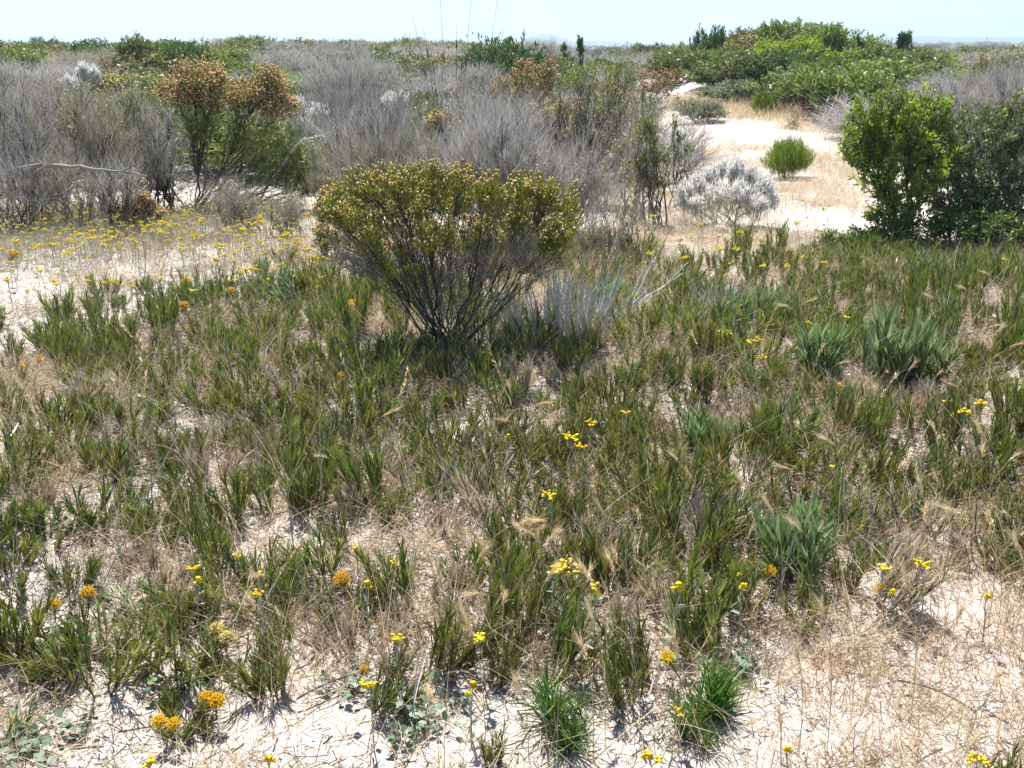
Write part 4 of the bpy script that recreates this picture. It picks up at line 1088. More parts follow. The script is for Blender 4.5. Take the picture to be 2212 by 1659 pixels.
tag(obj('dead_leaf_mat', lying(85000, 1.5, 8, lambda X, Y, x, y: (.12 + .88 * green_at(X, Y)) * (1 - .95 * sand_at(X, Y)) * (.2 + .8 * patch(x, y, .3, 68)), .06, .0046, rg, 1.0, .04).mesh('dead_leaf_mat', M['deadleaf'])), kind='stuff')
tag(obj('dry_grass', clumps(6200, 15, 1.5, 8.5, d_dry, .17, .0029, .6, .45, rg).mesh('dry_grass', M['grass'])), kind='stuff')
tag(obj('straw_stems', clumps(1100, 2, 1.5, 7.5, lambda X, Y, x, y: (.4 + .6 * green_at(X, Y)) * (1 - .8 * sand_at(X, Y)), .3, .0027, .55, .3, rg, 4).mesh('straw_stems', M['grass'])), kind='stuff')
tag(obj('green_grass', clumps(700, 14, 1.5, 8.5, d_green, .15, .0028, .5, .35, rg).mesh('green_grass', M['greengrass'])), kind='stuff')
tag(obj('rusty_grass', clumps(260, 14, 1.5, 4.6, d_rust, .12, .0017, .4, .3, rg).mesh('rusty_grass', M['rust'])), kind='stuff')
tag(obj('grey_weeds', clumps(1900, 16, 5.0, 11, d_leftp, .19, .0032, .4, .25, rg).mesh('grey_weeds', M['brown_twig'])), kind='stuff')
tag(obj('tan_grass', clumps(1500, 18, 6.5, 22, d_mid, .2, .0042, .6, .4, rg, 2, 'taper', 1.0, .12).mesh('tan_grass', M['grass'])), kind='stuff')
tag(obj('tan_grass', clumps(1150, 16, 8, 17, lambda X, Y, x, y: ((X > 1320) & (X < 1900) & (Y > 318) & (Y < 560)) * (.06 + .94 * patch(x, y, .55, 67)), .17, .004, .6, .4, rg, 2, 'taper', 1.0, .12).mesh('tan_grass', M['grass'])), kind='stuff')
tag(obj('path_grass', clumps(260, 40, 18, 27, d_path, .3, .009, .5, .3, rg, 2, 'taper', 1.0, .25).mesh('path_grass', M['grass'])), kind='stuff')
tag(obj('plant_litter', lying(95000, 1.5, 9, d_lit, .075, .0025, rg).mesh('plant_litter', M['litter'])), kind='stuff')
tag(obj('small_debris', lying(60000, 1.5, 5.5, d_lit, .016, .003, rg, 1.0, .006).mesh('small_debris', M['litter'])), kind='stuff')

# ------------------------------------------------------------------ flowers
def everlasting(seed, h, heads, wide):
    rng = np.random.default_rng(seed)
    E = np.array([rng.normal() * .02, rng.normal() * .02, h])
    st = Geo()
    PL = bez(np.array([[0, 0, -.01]]), np.array([[E[0] * -.4, E[1] * -.4, h * .5]]), E[None] * np.array([1, 1, .88]), 6)
    st.tubes(PL, np.broadcast_to(np.linspace(.0026, .0018, 6), (1, 6)), 4)
    a = rng.random(heads) * 6.28; q = wide * np.sqrt((np.arange(heads) + .4) / heads)
    H = np.stack([np.cos(a) * q, np.sin(a) * q, .006 * rng.normal(size=heads)], -1) + E
    st.tubes(bez(np.repeat(PL[:, -1], heads, 0), (PL[:, -1] + H) / 2 + np.array([0, 0, -.004]), H, 4), np.full((heads, 4), .0011), 3)
    n = 14
    P = PL[0, rng.integers(0, 5, n)]; d = unit(rdir(n, rng) + np.array([0, 0, .7]))
    lf = Geo(); lf.ribbons(P, d, .03, .0055, None, 2, None, 'leaf', None, rng)
    hd = Geo(); hd.blobs(H, .0075 + .003 * rng.random(heads), .55, None, rng)
    hd.blobs(H + rng.normal(size=H.shape) * .004 + np.array([0, 0, .003]), .006, .55, None, rng)
    return E, [('stem', st.mesh('everlasting_stem', M['woolly'])), ('leaves', lf.mesh('everlasting_leaves', M['woolly'])), ('flower_head', hd.mesh('everlasting_head', M['yellow']))]

EV = {'small': [everlasting(600 + i, .16 + .02 * i, 4, .009) for i in range(3)], 'flat': [everlasting(610 + i, .18 + .025 * i, 11, .024) for i in range(4)], 'wide': [everlasting(620 + i, .17, 17, .034) for i in range(2)]}
lab_e = Labels(FG_MARKS[:])
GROUP_E = 'yellow everlasting flowers'
def put_ev(kind, X, Y, sc=1.0, label=None, labels=None):
    E, parts = EV[kind][int(R.integers(len(EV[kind])))]
    h = E[2] * sc
    t = at(X, Y, h)
    a = R.random() * 6.28
    off = np.array([E[0] * math.cos(a) - E[1] * math.sin(a), E[0] * math.sin(a) + E[1] * math.cos(a)]) * sc
    p = np.array([t[0] - off[0], t[1] - off[1], t[2] - h])
    o = thing('everlasting_flower', p, parts, label, 'flower', GROUP_E, a, sc, (0, 0))
    if label is None: labels.add(o, X, Y, {'small': 'small yellow button', 'flat': 'flat topped yellow', 'wide': 'wide yellow'}[kind], 'everlasting', GROUP_E, sc)

for X, Y, k, sc in ((1280, 912, 'flat', 1), (1236, 944, 'flat', 1.1), (1255, 963, 'flat', .9), (1100, 943, 'small', 1), (1187, 1070, 'flat', .9), (1225, 1225, 'wide', 1.05), (1200, 1232, 'flat', .9), (1033, 1376, 'flat', .85), (858, 1376, 'flat', .75), (798, 1475, 'flat', .8),
                    (1469, 1267, 'small', 1.3), (1600, 1270, 'small', 1.2), (2083, 889, 'flat', 1), (2119, 871, 'flat', 1), (2047, 868, 'flat', .8), (1910, 1225, 'flat', .8), (1995, 1218, 'flat', .9), (1575, 720, 'flat', .9), (1640, 735, 'flat', 1), (1620, 738, 'flat', .9), (1645, 770, 'flat', .9),
                    (1555, 716, 'flat', .8), (1800, 1010, 'flat', .7), (1350, 890, 'flat', .8), (770, 1186, 'small', 1), (790, 1262, 'small', 1.1), (556, 1280, 'flat', .7), (420, 1225, 'flat', .8), (430, 1252, 'small', 1), (1285, 1278, 'small', 1.3), (1408, 1640, 'flat', .85), (2110, 1642, 'flat', .85),
                    (1465, 1540, 'flat', .6), (315, 1653, 'flat', .8), (580, 1640, 'small', 1), (1815, 830, 'flat', .7), (1750, 697, 'flat', .8), (1830, 685, 'flat', .8), (1785, 715, 'flat', .8), (1930, 1280, 'small', .9), (1600, 1245, 'small', .9), (2130, 1290, 'small', 1), (1990, 1270, 'small', .8), (850, 1220, 'small', .9),
                    (1020, 1478, 'small', .9), (1010, 1500, 'small', .8), (560, 1240, 'small', .9), (1375, 640, 'small', .9), (1700, 1620, 'small', .9), (2170, 560, 'flat', .8), (1720, 755, 'small', .9), (2060, 900, 'small', .9), (1545, 705, 'small', 1)):
    put_ev(k, X, Y, sc, None, lab_e)
lab_e.write('flower')
lab_l = Labels([('the orange shrub', 420, 470), ('the small bronze bush', 330, 470), ('the fallen grey branch', 170, 430), ('the left edge', 10, 520), ('the golden shrub', 740, 520), ('the dark dry spike', 308, 545), ('the lone upright tuft', 130, 640), ('the upright silvery tuft', 640, 600),
                ('the white woolly shrub', 1570, 500), ('the round green bush', 1700, 400), ('the dead arching branches', 1400, 450), ('the sandy strip', 1600, 560), ('the bright leafy shrub', 1830, 520)])
k = 0
while k < 205:
    X, Y = 720 * R.random(), 415 + 215 * R.random()
    if R.random() > (math.exp(-((Y - 482 - .02 * X) / 50) ** 2) + .16 * (Y > 500)) * (1 if vn(X / 60, Y / 22, 71) > .32 else .25) + .03: continue
    put_ev('flat' if R.random() < .7 else 'wide', X, Y, (.6 + .4 * R.random()), None, lab_l); k += 1
k = 0
while k < 36:
    X, Y = 1350 + 480 * R.random(), 395 + 180 * R.random()
    if 1440 < X < 1700 and Y < 480: continue
    if R.random() > .35 + .6 * (X < 1460) * (Y < 480): continue
    put_ev('flat', X, Y, .65 + .4 * R.random(), None, lab_l); k += 1
lab_l.write('flower')
def flower_haze():
    g, h = Geo(), Geo()
    rng = np.random.default_rng(77)
    P = scatter(1300, 6.3, 11, lambda X, Y, x, y: (np.exp(-((Y - 484 - .02 * X) / 54) ** 2) + .1 * (Y > 500) * (Y < 660)) * (X < 740) * (X > -150) * (.2 + .8 * patch(x, y, .5, 78)), .62, rng)
    n = len(P)
    H = P + np.stack([rng.normal(size=n) * .02, rng.normal(size=n) * .02, .10 + .08 * rng.random(n)], -1)
    g.tubes(bez(P, (P + H) / 2, H, 3), np.full((n, 3), .0018), 3)
    Q = np.repeat(H, 6, 0) + rng.normal(size=(n * 6, 3)) * np.array([.011, .011, .003])
    h.blobs(Q, .0065, .5, None, rng)
    tag(obj('tiny_everlastings', h.mesh('tiny_everlastings', M['yellow'])), kind='stuff')
    tag(obj('tiny_everlasting_stems', g.mesh('tiny_everlasting_stems', M['woolly'])), kind='stuff')
flower_haze()

def pincushion(seed, mat, shrivel=False):
    rng = np.random.default_rng(seed)
    st = Geo(); st.tubes(bez(np.array([[.01, 0, -.09]]), np.array([[0, .004, -.05]]), np.array([[0, 0, -.004]]), 5), np.full((1, 5), .0032), 5)
    n = 40
    P = np.array([[.006, 0, -.06]]) * rng.random((n, 1)); d = unit(rdir(n, rng) + np.array([0, 0, 1.0]))
    lf = Geo(); lf.ribbons(P, d, .05, .0042, None, 2, None, 'leaf', None, rng)
    n = 230 if not shrivel else 90
    d = rdir(n, rng); d[:, 2] = np.abs(d[:, 2]) * 1.1 - .28; d = unit(d)
    l = .027 * (.8 + .3 * rng.random(n))
    hd = Geo(); hd.ribbons(d * .004, d, l, .0021, np.array([0, 0, 1]) * (.006 * rng.random(n))[:, None] + rng.normal(size=(n, 3)) * (.002 if not shrivel else .007), 2, None, 'const', None, rng)
    hd.blobs(d * l[:, None] + np.array([0, 0, .004]), .0026, 1, None, rng)
    co = Geo(); co.blobs(rdir(30, rng) * np.array([.009, .009, .006]), .007, 1, None, rng)
    return [('stem', st.mesh('pincushion_stem', M['tuft_stem'])), ('leaves', lf.mesh('pincushion_leaves', M['tuft'])), ('flower_head', hd.mesh('pincushion_head', M[mat])), ('flower_head/flower_core', co.mesh('pincushion_core', M[mat]))]
PC = {'gold': [pincushion(700 + i, 'pincushion') for i in range(3)], 'pale': [pincushion(710, 'pale_head')], 'old': [pincushion(720 + i, 'pincushion', True) for i in range(2)]}
for X, Y, dpx, kind, lab in (
        (738, 1254, 36, 'gold', 'largest orange yellow pincushion flower standing above green leaves'), (190, 1284, 32, 'gold', 'round yellow pincushion flower among grass near the left edge'), (118, 1306, 28, 'old', 'ragged orange pincushion flower left of a rounder yellow one'),
        (470, 1363, 36, 'pale', 'pale yellow pincushion flower, left head of a touching pair'), (490, 1380, 32, 'pale', 'pale cream yellow pincushion flower, lower right head of a pair'), (445, 1511, 34, 'gold', 'golden pincushion flower partly hidden behind its right twin'),
        (468, 1516, 36, 'gold', 'golden pincushion flower in front, right one of touching twins'), (344, 1562, 34, 'gold', 'orange brown pincushion flower on sand, left of the lowest pair'), (376, 1566, 30, 'gold', 'orange brown pincushion flower on sand, right of the lowest pair'),
        (515, 1206, 28, 'pale', 'yellow pincushion flower half hidden in grass stems'), (787, 1447, 22, 'old', 'small withered brown orange pincushion flower above open sand'), (1442, 1423, 34, 'old', 'shrivelled orange pincushion flower lying low right of centre'),
        (1665, 1235, 26, 'gold', 'orange pincushion flower left of the broad leaved grey green plant'), (1898, 1272, 22, 'old', 'small orange pincushion flower at the edge of open sand'), (403, 611, 22, 'gold', 'yellow pincushion flower on the upper edge of the green tufts'),
        (398, 662, 20, 'gold', 'small orange pincushion flower just below the upper left one'), (762, 660, 26, 'gold', 'yellow pincushion flower at the left foot of the golden shrub'), (741, 656, 16, 'gold', 'tiny orange pincushion bud beside the flower left of the golden shrub'),
        (500, 628, 16, 'gold', 'tiny yellow pincushion flower between two silvery tufts'), (85, 776, 18, 'old', 'faded orange pincushion flower left of the lone upright tuft'), (738, 812, 18, 'old', 'withered orange pincushion flower in shade left of the golden shrub'),
        (1258, 716, 16, 'gold', 'small bright orange flower under the fresh green rosette'), (1276, 708, 14, 'old', 'little orange flower with reddish stem under the fresh green rosette'), (660, 858, 16, 'old', 'small faded orange flower in the tufts left of centre'),
        (30, 551, 20, 'gold', 'orange flower on sand at the far left edge'), (48, 792, 14, 'old', 'tiny orange flower at the left edge beside the lone tuft')):
    t = at(X, Y, .085)
    sc = dpx / FOC * float((t - CAMP) @ FWD) / .058
    thing('pincushion_flower', t, PC[kind][int(R.integers(len(PC[kind])))], lab, 'flower', 'pincushion flowers', R.random() * 6.28, sc, (.25 * R.normal() + .25, .2 * R.normal()))

# ------------------------------------------------------------------ seeding grasses and tall culms
def seed_grass(seed, h, bend):
    rng = np.random.default_rng(seed)
    PL = bez(np.array([[0, 0, -.01]]), np.array([[0, 0, h * .8]]), np.array([[bend, 0, h]]), 10)
    st = Geo(); st.tubes(PL, np.broadcast_to(np.linspace(.0014, .0009, 10), (1, 10)), 3)
    n = 5
    st.ribbons(PL[0, rng.integers(0, 5, n)], unit(rdir(n, rng) * .7 + np.array([0, 0, 1])), .10, .0026, rng.normal(size=(n, 3)) * .03, 3, None, 'taper', None, rng)
    T = unit(PL[0, -1] - PL[0, -2])
    hd, aw = Geo(), Geo()
    m = 26
    u = rng.random(m)
    P = PL[0, -1] - T * .005 + T * (.055 * u)[:, None] + rng.normal(size=(m, 3)) * .0022 + np.array([0, 0, -.012]) * (u ** 2)[:, None]
    hd.ribbons(P, unit(T + rdir(m, rng) * .25), .013, .0032, None, 2, None, 'oval', None, rng)
    m = 60
    u = rng.random(m)
    P = PL[0, -1] + T * (.055 * u)[:, None] + np.array([0, 0, -.012]) * (u ** 2)[:, None]
    l = .05 * (.6 + .6 * rng.random(m))
    aw.ribbons(P, unit(T + rdir(m, rng) * .24), l, .0007, rng.normal(size=(m, 3)) * (l * .12)[:, None] - np.array([0, 0, 1]) * (l * .15)[:, None], 2, None, 'const', None, rng)
    return PL[0, -1] + T * .03, [('stem', st.mesh('seed_grass_stem', M['grass'])), ('seed_head', hd.mesh('seed_grass_head', M['seed'])), ('seed_head/awns', aw.mesh('seed_grass_awns', M['seed']))]
SG = {'upright': [seed_grass(800 + i, .26 + .04 * i, .02 + .015 * i) for i in range(3)], 'nodding': [seed_grass(810 + i, .27 + .03 * i, .10 + .03 * i) for i in range(3)]}
lab_g = Labels(FG_MARKS)
heads = [(1135, 1125, 0), (1155, 1120, 0), (1175, 1135, 0), (1120, 1140, 1), (1190, 1160, 1), (1145, 1150, 0), (1165, 1170, 1), (930, 1210, 1), (1040, 1195, 1), (950, 1240, 1), (1320, 1215, 1), (1265, 1235, 1), (1030, 1280, 0), (1150, 815, 1), (1100, 835, 1), (1170, 870, 0), (1090, 905, 0), (1070, 930, 1), (1050, 985, 1),
         (1660, 795, 1), (1580, 845, 1), (1500, 730, 1), (1470, 718, 1), (1395, 720, 1), (1420, 745, 0), (1970, 790, 1), (2070, 750, 1), (2050, 795, 1), (2060, 830, 0), (1980, 1010, 1), (1990, 1050, 1), (2025, 1035, 1), (2190, 985, 0), (2060, 1100, 0), (2140, 1120, 1), (2170, 1105, 0), (2000, 1105, 1), (1960, 1000, 1), (2010, 640, 0), (2040, 655, 1), (1700, 660, 0), (1985, 680, 1),
         (1090, 1290, 1), (960, 1190, 0), (1380, 1110, 1), (1300, 1100, 1), (840, 890, 0), (1190, 1235, 1), (1280, 1330, 1), (1260, 1400, 1), (1330, 1200, 1), (1440, 890, 0), (1700, 1010, 0), (1850, 880, 1), (1790, 950, 0), (700, 985, 0), (545, 1300, 1), (560, 1240, 0), (2100, 870, 1), (2120, 930, 1), (2080, 620, 0), (2150, 640, 0), (1900, 1290, 1), (1830, 1300, 1), (1780, 1330, 1), (1960, 1250, 1), (2200, 1180, 1), (1120, 1480, 1), (930, 1500, 1), (1010, 1340, 1), (1460, 1390, 1)]
for X, Y, up in heads:
    k = 'upright' if up else 'nodding'
    E, parts = SG[k][int(R.integers(3))]
    a = math.pi * (.6 + .8 * R.random()) if R.random() < .6 else R.random() * 6.28
    sc = .75 + .35 * R.random()
    t = at(X, Y, E[2] * sc)
    p = t - np.array([E[0] * math.cos(a) * sc, E[0] * math.sin(a) * sc, E[2] * sc])
    o = thing('seeding_stalk', p, parts, None, 'grass', 'dry grasses with awned seed heads', a, sc)
    lab_g.add(o, X, Y, 'upright dry' if up else 'nodding dry', 'grass head', 'dry grasses with awned seed heads', sc)
for _ in range(60):
    p = scatter(1, 1.7, 6.5, lambda X, Y, x, y: ((X > 750) & (X < 2200)) * (.25 + .75 * (X > 1500)) * (1 - sand_at(X, Y)), .6)[0]
    k = 'upright' if R.random() < .65 else 'nodding'
    E, parts = SG[k][int(R.integers(3))]
    sc = .6 + .35 * R.random()
    o = thing('seeding_stalk', p, parts, None, 'grass', 'dry grasses with awned seed heads', R.random() * 6.28, sc)
    X, Y = project(p + np.array([0, 0, E[2] * sc]))
    lab_g.add(o, float(X), float(Y), 'upright dry' if k == 'upright' else 'nodding dry', 'grass head', 'dry grasses with awned seed heads', sc)
lab_g.write('grass')

lab_c = Labels(FG_MARKS)
def culm(p, tip, mat, r, adj, spike=False):
    tip = tip - p
    PL = bez(np.zeros((1, 3)), (tip * .55 + R.normal(size=3) * .03)[None], tip[None], 9)
    g = Geo(); g.tubes(PL, np.broadcast_to(np.linspace(r, r * .5, 9), (1, 9)), 4)
    n = 4
    bl = Geo(); bl.ribbons(PL[0, R.integers(1, 5, n)], unit(rdir(n) * .6 + np.array([0, 0, 1.2])), .14, .0035, R.normal(size=(n, 3)) * .04, 3, None, 'taper')
    parts = [('stem', g.mesh('culm_stem', M[mat])), ('leaves', bl.mesh('culm_leaves', M[mat]))]
    if spike:
        hd = Geo(); m = 22
        u = .6 + .4 * R.random(m)
        P = np.stack([np.interp(u, np.linspace(0, 1, 9), PL[0, :, i]) for i in range(3)], -1)
        hd.ribbons(P, unit(rdir(m) * .5 + unit(tip)), .022, .006, None, 2, None, 'oval')
        parts.append(('seed_head', hd.mesh('culm_spike', M['seed'])))
    o = thing('grass_stem', p, parts, None, 'grass', 'tall single grass stems')
    X, Y = project(p + tip * .5)
    lab_c.add(o, float(X), float(Y), adj, 'grass stem', 'tall single grass stems', float(np.linalg.norm(tip)))
for Xb, Yb, Xt, Yt, mat, r, sp in (
        (265, 1110, 345, 760, 'culm', .0028, 0), (430, 1200, 470, 880, 'culm', .0028, 0), (330, 1150, 300, 720, 'culm', .002, 1), (560, 1190, 700, 880, 'grass', .0018, 0), (480, 1060, 440, 700, 'grass', .002, 0), (395, 1010, 380, 780, 'culm', .002, 0), (215, 1280, 390, 930, 'culm', .0025, 0),
        (700, 1130, 690, 800, 'culm', .0022, 0), (640, 1240, 600, 930, 'culm', .0024, 0), (1000, 1170, 940, 930, 'bleached', .0018, 0), (880, 1180, 985, 980, 'bleached', .0015, 0), (20, 1330, 5, 1010, 'dark_wood', .0015, 0), (60, 1400, 40, 1050, 'brown_twig', .0015, 0), (110, 1350, 70, 1080, 'brown_twig', .0013, 0),
        (590, 1290, 660, 1165, 'grass', .0018, 1), (1430, 980, 1470, 830, 'grass', .0014, 0), (1660, 890, 1590, 760, 'culm', .0018, 0), (1690, 1000, 1720, 780, 'culm', .0025, 0), (1770, 890, 1850, 720, 'culm', .0025, 0), (1640, 1060, 1560, 880, 'grass', .0015, 0), (1500, 720, 1450, 600, 'grass', .002, 0), (308, 620, 305, 515, 'dark_wood', .003, 0),
        (345, 650, 375, 525, 'woolly', .003, 0), (560, 1370, 575, 1150, 'grass', .0018, 1), (480, 1480, 445, 1330, 'grass', .0018, 0), (770, 1500, 830, 1330, 'grass', .0013, 0), (1320, 760, 1210, 620, 'grass', .0018, 0), (1270, 770, 1250, 700, 'red_stem', .003, 0), (1295, 870, 1310, 760, 'red_stem', .0025, 0), (885, 620, 890, 560, 'grass', .002, 0), (850, 760, 700, 640, 'grass', .0016, 0), (150, 900, 200, 720, 'grass', .0016, 0), (60, 800, 30, 640, 'grass', .0018, 0), (230, 940, 330, 760, 'grass', .0016, 0)):
    p = at(Xb, Yb); culm(p, at_y(Xt, Yt, p[1] + .12 * R.normal() * .5), mat, r, {'culm': 'blue green', 'grass': 'straw coloured', 'bleached': 'bleached', 'dark_wood': 'thin dark', 'brown_twig': 'thin brown', 'red_stem': 'red tinged', 'woolly': 'woolly grey'}[mat], bool(sp))
for _ in range(70):
    p = scatter(1, 1.8, 6.5, lambda X, Y, x, y: ((X > 0) & (X < 2200)) * (.35 + .65 * (X < 900)) * (1 - .7 * sand_at(X, Y)), .6)[0]
    mat = ('grass', 'grass', 'brown_twig', 'culm', 'bleached')[int(R.integers(5))]
    culm(p, p + unit(np.array([R.normal() * .35, R.normal() * .25, 1])) * (.22 + .28 * R.random()), mat, .0011 + .0009 * R.random(), {'culm': 'blue green', 'grass': 'straw coloured', 'bleached': 'bleached', 'brown_twig': 'thin brown'}[mat], R.random() < .2)
lab_c.write('grass')

# ------------------------------------------------------------------ dead sticks, shrublet, creepers, stones
def stick_fan(name, label, p, n, h, spread, r, mat, seed, base_r=.06, lean=(0, 0)):
    rng = np.random.default_rng(seed)
    a = rng.random(n) * 6.28
    B = np.stack([np.cos(a), np.sin(a), 0 * a], -1) * (base_r * np.sqrt(rng.random(n)))[:, None]; B[:, 2] = -.02
    D = unit(np.stack([np.cos(a) * spread * rng.random(n) + lean[0], np.sin(a) * spread * rng.random(n) + lean[1], 1 + 0 * a], -1) + rng.normal(size=(n, 3)) * .1)
    E = B + D * (h * (.5 + .6 * rng.random(n)))[:, None]
    g = Geo(); g.tubes(bez(B, (B + E) / 2 + rng.normal(size=(n, 3)) * .015, E, 6), (r * (.6 + .8 * rng.random(n)))[:, None] * np.linspace(1, .6, 6)[None], 4)
    f = n // 2
    tw = Geo(); s_ = B[:f] + (E - B)[:f] * (.4 + .4 * rng.random(f))[:, None]
    tw.tubes(bez(s_, s_ + D[:f] * .05, s_ + (D[:f] + rdir(f, rng) * .45) * (h * .35 * (.5 + rng.random(f)))[:, None], 5), np.full((f, 5), r * .5), 3)
    thing(name, p, [('stems', g.mesh(name + '_stems', M[mat])), ('twigs', tw.mesh(name + '_twigs', M[mat]))], label, 'dead plant')
stick_fan('dead_sticks', 'bundle of bare white dead sticks rising from grey green tufts', at(1555, 692), 46, .30, .75, .0034, 'bleached', 901, .09, (-.1, 0))
stick_fan('dead_sticks', 'wide fan of bare grey stems right of the golden shrub foot', at(1250, 735), 110, .42, .6, .0032, 'bleached', 902, .16, (.12, 0))
stick_fan('dead_sticks', 'fan of bare grey stems close against the golden shrub foot', at(1150, 730), 90, .36, .6, .003, 'bleached', 903, .18, (-.15, 0))
stick_fan('dead_sticks', 'long pale sticks leaning out beside the fresh green rosette', at(1345, 700), 9, .5, .3, .0036, 'bleached', 904, .04, (.7, .1))
stick_fan('dead_sticks', 'few thin grey stems behind the grey stick fan', at(1290, 610), 40, .45, .6, .003, 'brown_twig', 905, .15, (.2, 0))
stick_fan('dead_shrublet', 'dead grey shrublet radiating stiff bare needles over green tufts', at(1530, 1150), 120, .19, 1.5, .0014, 'twig', 906, .03)
stick_fan('dead_shrublet', 'small grey needled dead shrublet lying at right centre', at(1840, 1130), 120, .17, 2.2, .0014, 'brown_twig', 907, .05)
stick_fan('dead_shrublet', 'grey brown dead needle clump at the sand edge near lower centre', at(1640, 1470), 110, .12, 2.0, .0012, 'brown_twig', 908, .05)
stick_fan('dead_shrublet', 'mat of grey dead stems left of the tall blue green stems', at(250, 1130), 120, .15, 2.6, .0013, 'brown_twig', 909, .06)
stick_fan('dead_shrublet', 'pinkish dry grass clump glowing in the left tufts', at(565, 1000), 130, .16, 1.0, .0012, 'grass', 910, .03)
stick_fan('dead_shrublet', 'grey dead needle clump at lower left among tufts', at(170, 1270), 90, .13, 2.4, .0013, 'brown_twig', 911, .05)
stick_fan('dead_shrublet', 'dead twig mat right of the broad leaved grey green plant', at(1900, 1180), 90, .14, 2.2, .0013, 'twig', 912, .06)

def round_creeper(label, p, n, R_, mat, seed, leaf=.022):
    rng = np.random.default_rng(seed)
    m = 16
    a = rng.random(m) * 6.28
    E = np.stack([np.cos(a), np.sin(a), 0 * a], -1) * (R_ * (.5 + .6 * rng.random(m)))[:, None]
    PL = bez(np.zeros((m, 3)), E * .5 + rng.normal(size=(m, 3)) * .02 + np.array([0, 0, .03]), E + np.array([0, 0, .02]), 8)
    W = PL + p; PL[..., 2] += height(W[..., 0], W[..., 1]) - p[2] + .004
    st = Geo(); st.tubes(PL, np.full((m, 8), .0014), 3)
    i, j = rng.integers(0, m, n), rng.integers(1, 8, n)
    P = PL[i, j] + rng.normal(size=(n, 3)) * .012 + np.array([0, 0, .008])
    d = unit(rdir(n, rng) * np.array([1, 1, .5]) + np.array([0, 0, .3]))
    side = unit(np.cross(d, rdir(n, rng) * .4 + np.array([0, 0, 1])))
    lv = Geo(); lv.ribbons(P, d, leaf * (.7 + .6 * rng.random(n)), leaf * .85 * (.8 + .4 * rng.random(n)), np.array([0, 0, -1]) * (.004 * rng.random(n))[:, None], 4, side, 'oval', None, rng)
    thing('creeping_plant', p, [('stems', st.mesh('creeper_stems', M['tuft_stem'])), ('leaves', lv.mesh('creeper_leaves', M[mat]))], label, 'plant')
round_creeper('creeper with round grey green leaves spreading over sand at bottom centre', at(890, 1555), 120, .15, 'round', 921)
round_creeper('round leaved creeper with fresh green leaves near the left edge', at(110, 1430), 130, .22, 'roundgreen', 922)
round_creeper('green round leaved creeper below the left edge pincushions', at(250, 1345), 60, .14, 'roundgreen', 923)
round_creeper('pale round leaved creeper in the bottom left corner', at(60, 1600), 70, .16, 'round', 924, .026)
round_creeper('sparse grey green round leaves amid dry stems at lower centre', at(1180, 1310), 70, .16, 'round', 925)
round_creeper('few green round leaves above the orange pincushion pair on sand', at(350, 1520), 28, .08, 'roundgreen', 926)
round_creeper('small grey green round leaves at the foot of the snail shell', at(1600, 1455), 26, .07, 'round', 927)
round_creeper('grey green round leaves beside the mat of dead stems at left', at(150, 1150), 40, .10, 'round', 928)
round_creeper('grey green round leaves left of the bottom centre creeper', at(760, 1490), 40, .09, 'round', 929)

def stone(label, p, r, seed):
    rng = np.random.default_rng(seed)
    me = bpy.data.meshes.new('pale_stone')
    import bmesh
    bm = bmesh.new(); bmesh.ops.create_icosphere(bm, subdivisions=3, radius=1)
    for v in bm.verts:
        c = v.co; n_ = float(vn(c.x * 1.6 + 5, c.y * 1.6 + c.z * 1.9 + 5, seed)) * .5 + float(vn(c.x * 5 + 5, c.y * 5 + c.z * 4.7 + 5, seed)) * .2
        v.co = Vector((c.x * r[0], c.y * r[1], c.z * r[2])) * (.7 + n_)
    for f in bm.faces: f.smooth = True
    bm.to_mesh(me); bm.free(); me.materials.append(M['bleached'])
    o = obj('pale_stone', me); o.location = p; tag(o, label, 'stone')
stone('flat pale stone under the right leafy shrub, left of two', at(2065, 556), (.075, .05, .028), 5)
stone('pale stone right of its twin beneath the leafy shrub', at(2120, 560), (.09, .05, .03), 6)

def shell():
    p = at(1657, 1430); g = Geo()
    t = np.linspace(0, 5 * math.pi, 60)
    rr = .011 * np.exp(-t * .11)
    PL = np.stack([np.cos(t) * rr * .8, np.sin(t) * rr * .8, .013 * (t / t[-1]) ], -1)[None]
    g.tubes(PL, (rr * .75)[None], 8, .4)
    o = obj('snail_shell', g.mesh('snail_shell', M['snail'], True)); o.location = p + np.array([0, 0, .01]); o.rotation_euler = (.9, .3, .5)
    tag(o, 'pale pinkish snail shell lying at the lower edge of the tufts', 'shell')
shell()

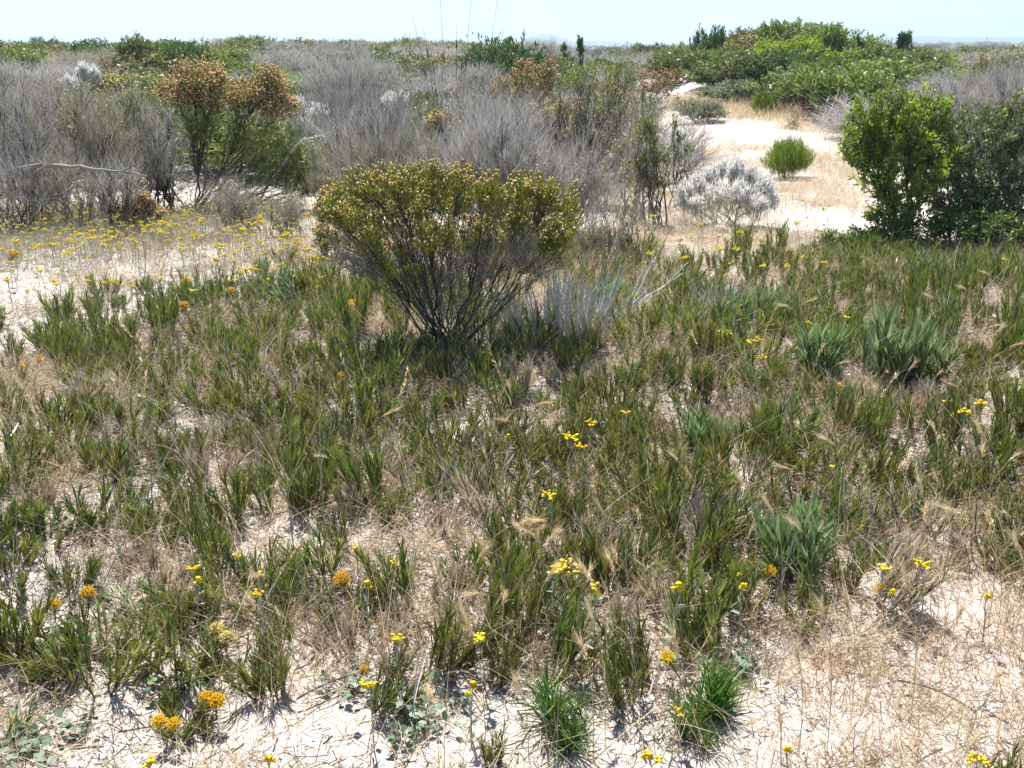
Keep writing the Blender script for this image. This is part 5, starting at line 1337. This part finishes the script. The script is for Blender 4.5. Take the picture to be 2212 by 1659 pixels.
for i, (Xa, Ya, Xb, Yb, r, mat, lab) in enumerate((
        (680, 1510, 1120, 1365, .0022, 'wood', 'long thin grey twig slanting across dry grass at lower centre'), (640, 1510, 800, 1450, .0035, 'dark_wood', 'dark short twig lying on sand below centre'),
        (1310, 980, 1540, 1160, .0025, 'wood', 'long dark twig slanting down towards the dead grey shrublet'), (1820, 655, 1990, 640, .003, 'bleached', 'pale bent stick lying over the right meadow'),
        (1440, 690, 1520, 740, .0025, 'bleached', 'pale twig left of the low yellow clusters'), (1560, 1290, 1690, 1340, .002, 'grass', 'straw lying across tufts at lower right'), (1940, 1470, 2110, 1540, .003, 'dark_wood', 'thin dark twig lying on the sand at lower right'))):
    A, B_ = at(Xa, Ya, .03), at(Xb, Yb, .03)
    g = Geo(); g.tubes(bez(np.zeros((1, 3)), ((B_ - A) * .5 + np.array([.01, .02, .02]))[None], (B_ - A)[None], 8), np.broadcast_to(np.linspace(r, r * .5, 8), (1, 8)), 5)
    o = obj('fallen_twig', g.mesh('fallen_twig', M[mat])); o.location = A; tag(o, lab, 'twig')

def pink_flower(seed):
    rng = np.random.default_rng(seed)
    st = Geo(); st.tubes(bez(np.zeros((1, 3)), np.array([[.01, 0, .2]]), np.array([[.03, .01, .38]]), 5), np.full((1, 5), .004), 3)
    hd = Geo(); n = 9; hd.ribbons(np.array([[.03, .01, .38]]) + rng.normal(size=(n, 3)) * .012, unit(rdir(n, rng) + np.array([0, 0, .6])), .05, .03, None, 2, None, 'oval', None, rng)
    return [('stem', st.mesh('pink_stem', M['tuft_stem'])), ('flower_head', hd.mesh('pink_head', M['pink']))]
PK = [pink_flower(940 + i) for i in range(2)]
lab_p = Labels(BG_MARKS + [('the thin stemmed bush', 1290, 200), ('the olive path shrub', 1380, 190)])
for X, Y in ((1292, 178), (1310, 186), (1330, 190), (1345, 196), (1365, 192), (1385, 184), (1400, 198), (1412, 188), (1375, 178), (1300, 192), (1270, 184), (1430, 192), (130, 700), (160, 706)):
    if X < 200: X, Y = X + 920, 390
    p = at(X, Y + 16)
    o = thing('pink_flower', p, PK[X % 2], None, 'flower', 'pink flowers by the path', R.random() * 6.28, .8 + .4 * R.random())
    lab_p.add(o, X, Y, 'small pink', 'flower', 'pink flowers by the path', X)
lab_p.write('flower')

# ------------------------------------------------------------------ the air towards the hills
def haze():
    m, nt, out = new_mat('haze')
    v = nt.nodes.new('ShaderNodeVolumePrincipled')
    v.inputs['Color'].default_value = (.66, .84, 1.0, 1); v.inputs['Density'].default_value = .0006; v.inputs['Anisotropy'].default_value = .3
    nt.links.new(v.outputs[0], out.inputs['Volume'])
    x0, x1, y0, y1, z0, z1 = -3600, 3600, -60, 3400, -9, 45
    V = np.array([[x, y, z] for x in (x0, x1) for y in (y0, y1) for z in (z0, z1)], float)
    Q = np.array([[0, 1, 3, 2], [4, 6, 7, 5], [0, 4, 5, 1], [2, 3, 7, 6], [0, 2, 6, 4], [1, 5, 7, 3]])
    g = Geo(); g.add(V, Q)
    tag(obj('haze', g.mesh('haze', m)), kind='stuff')
haze()
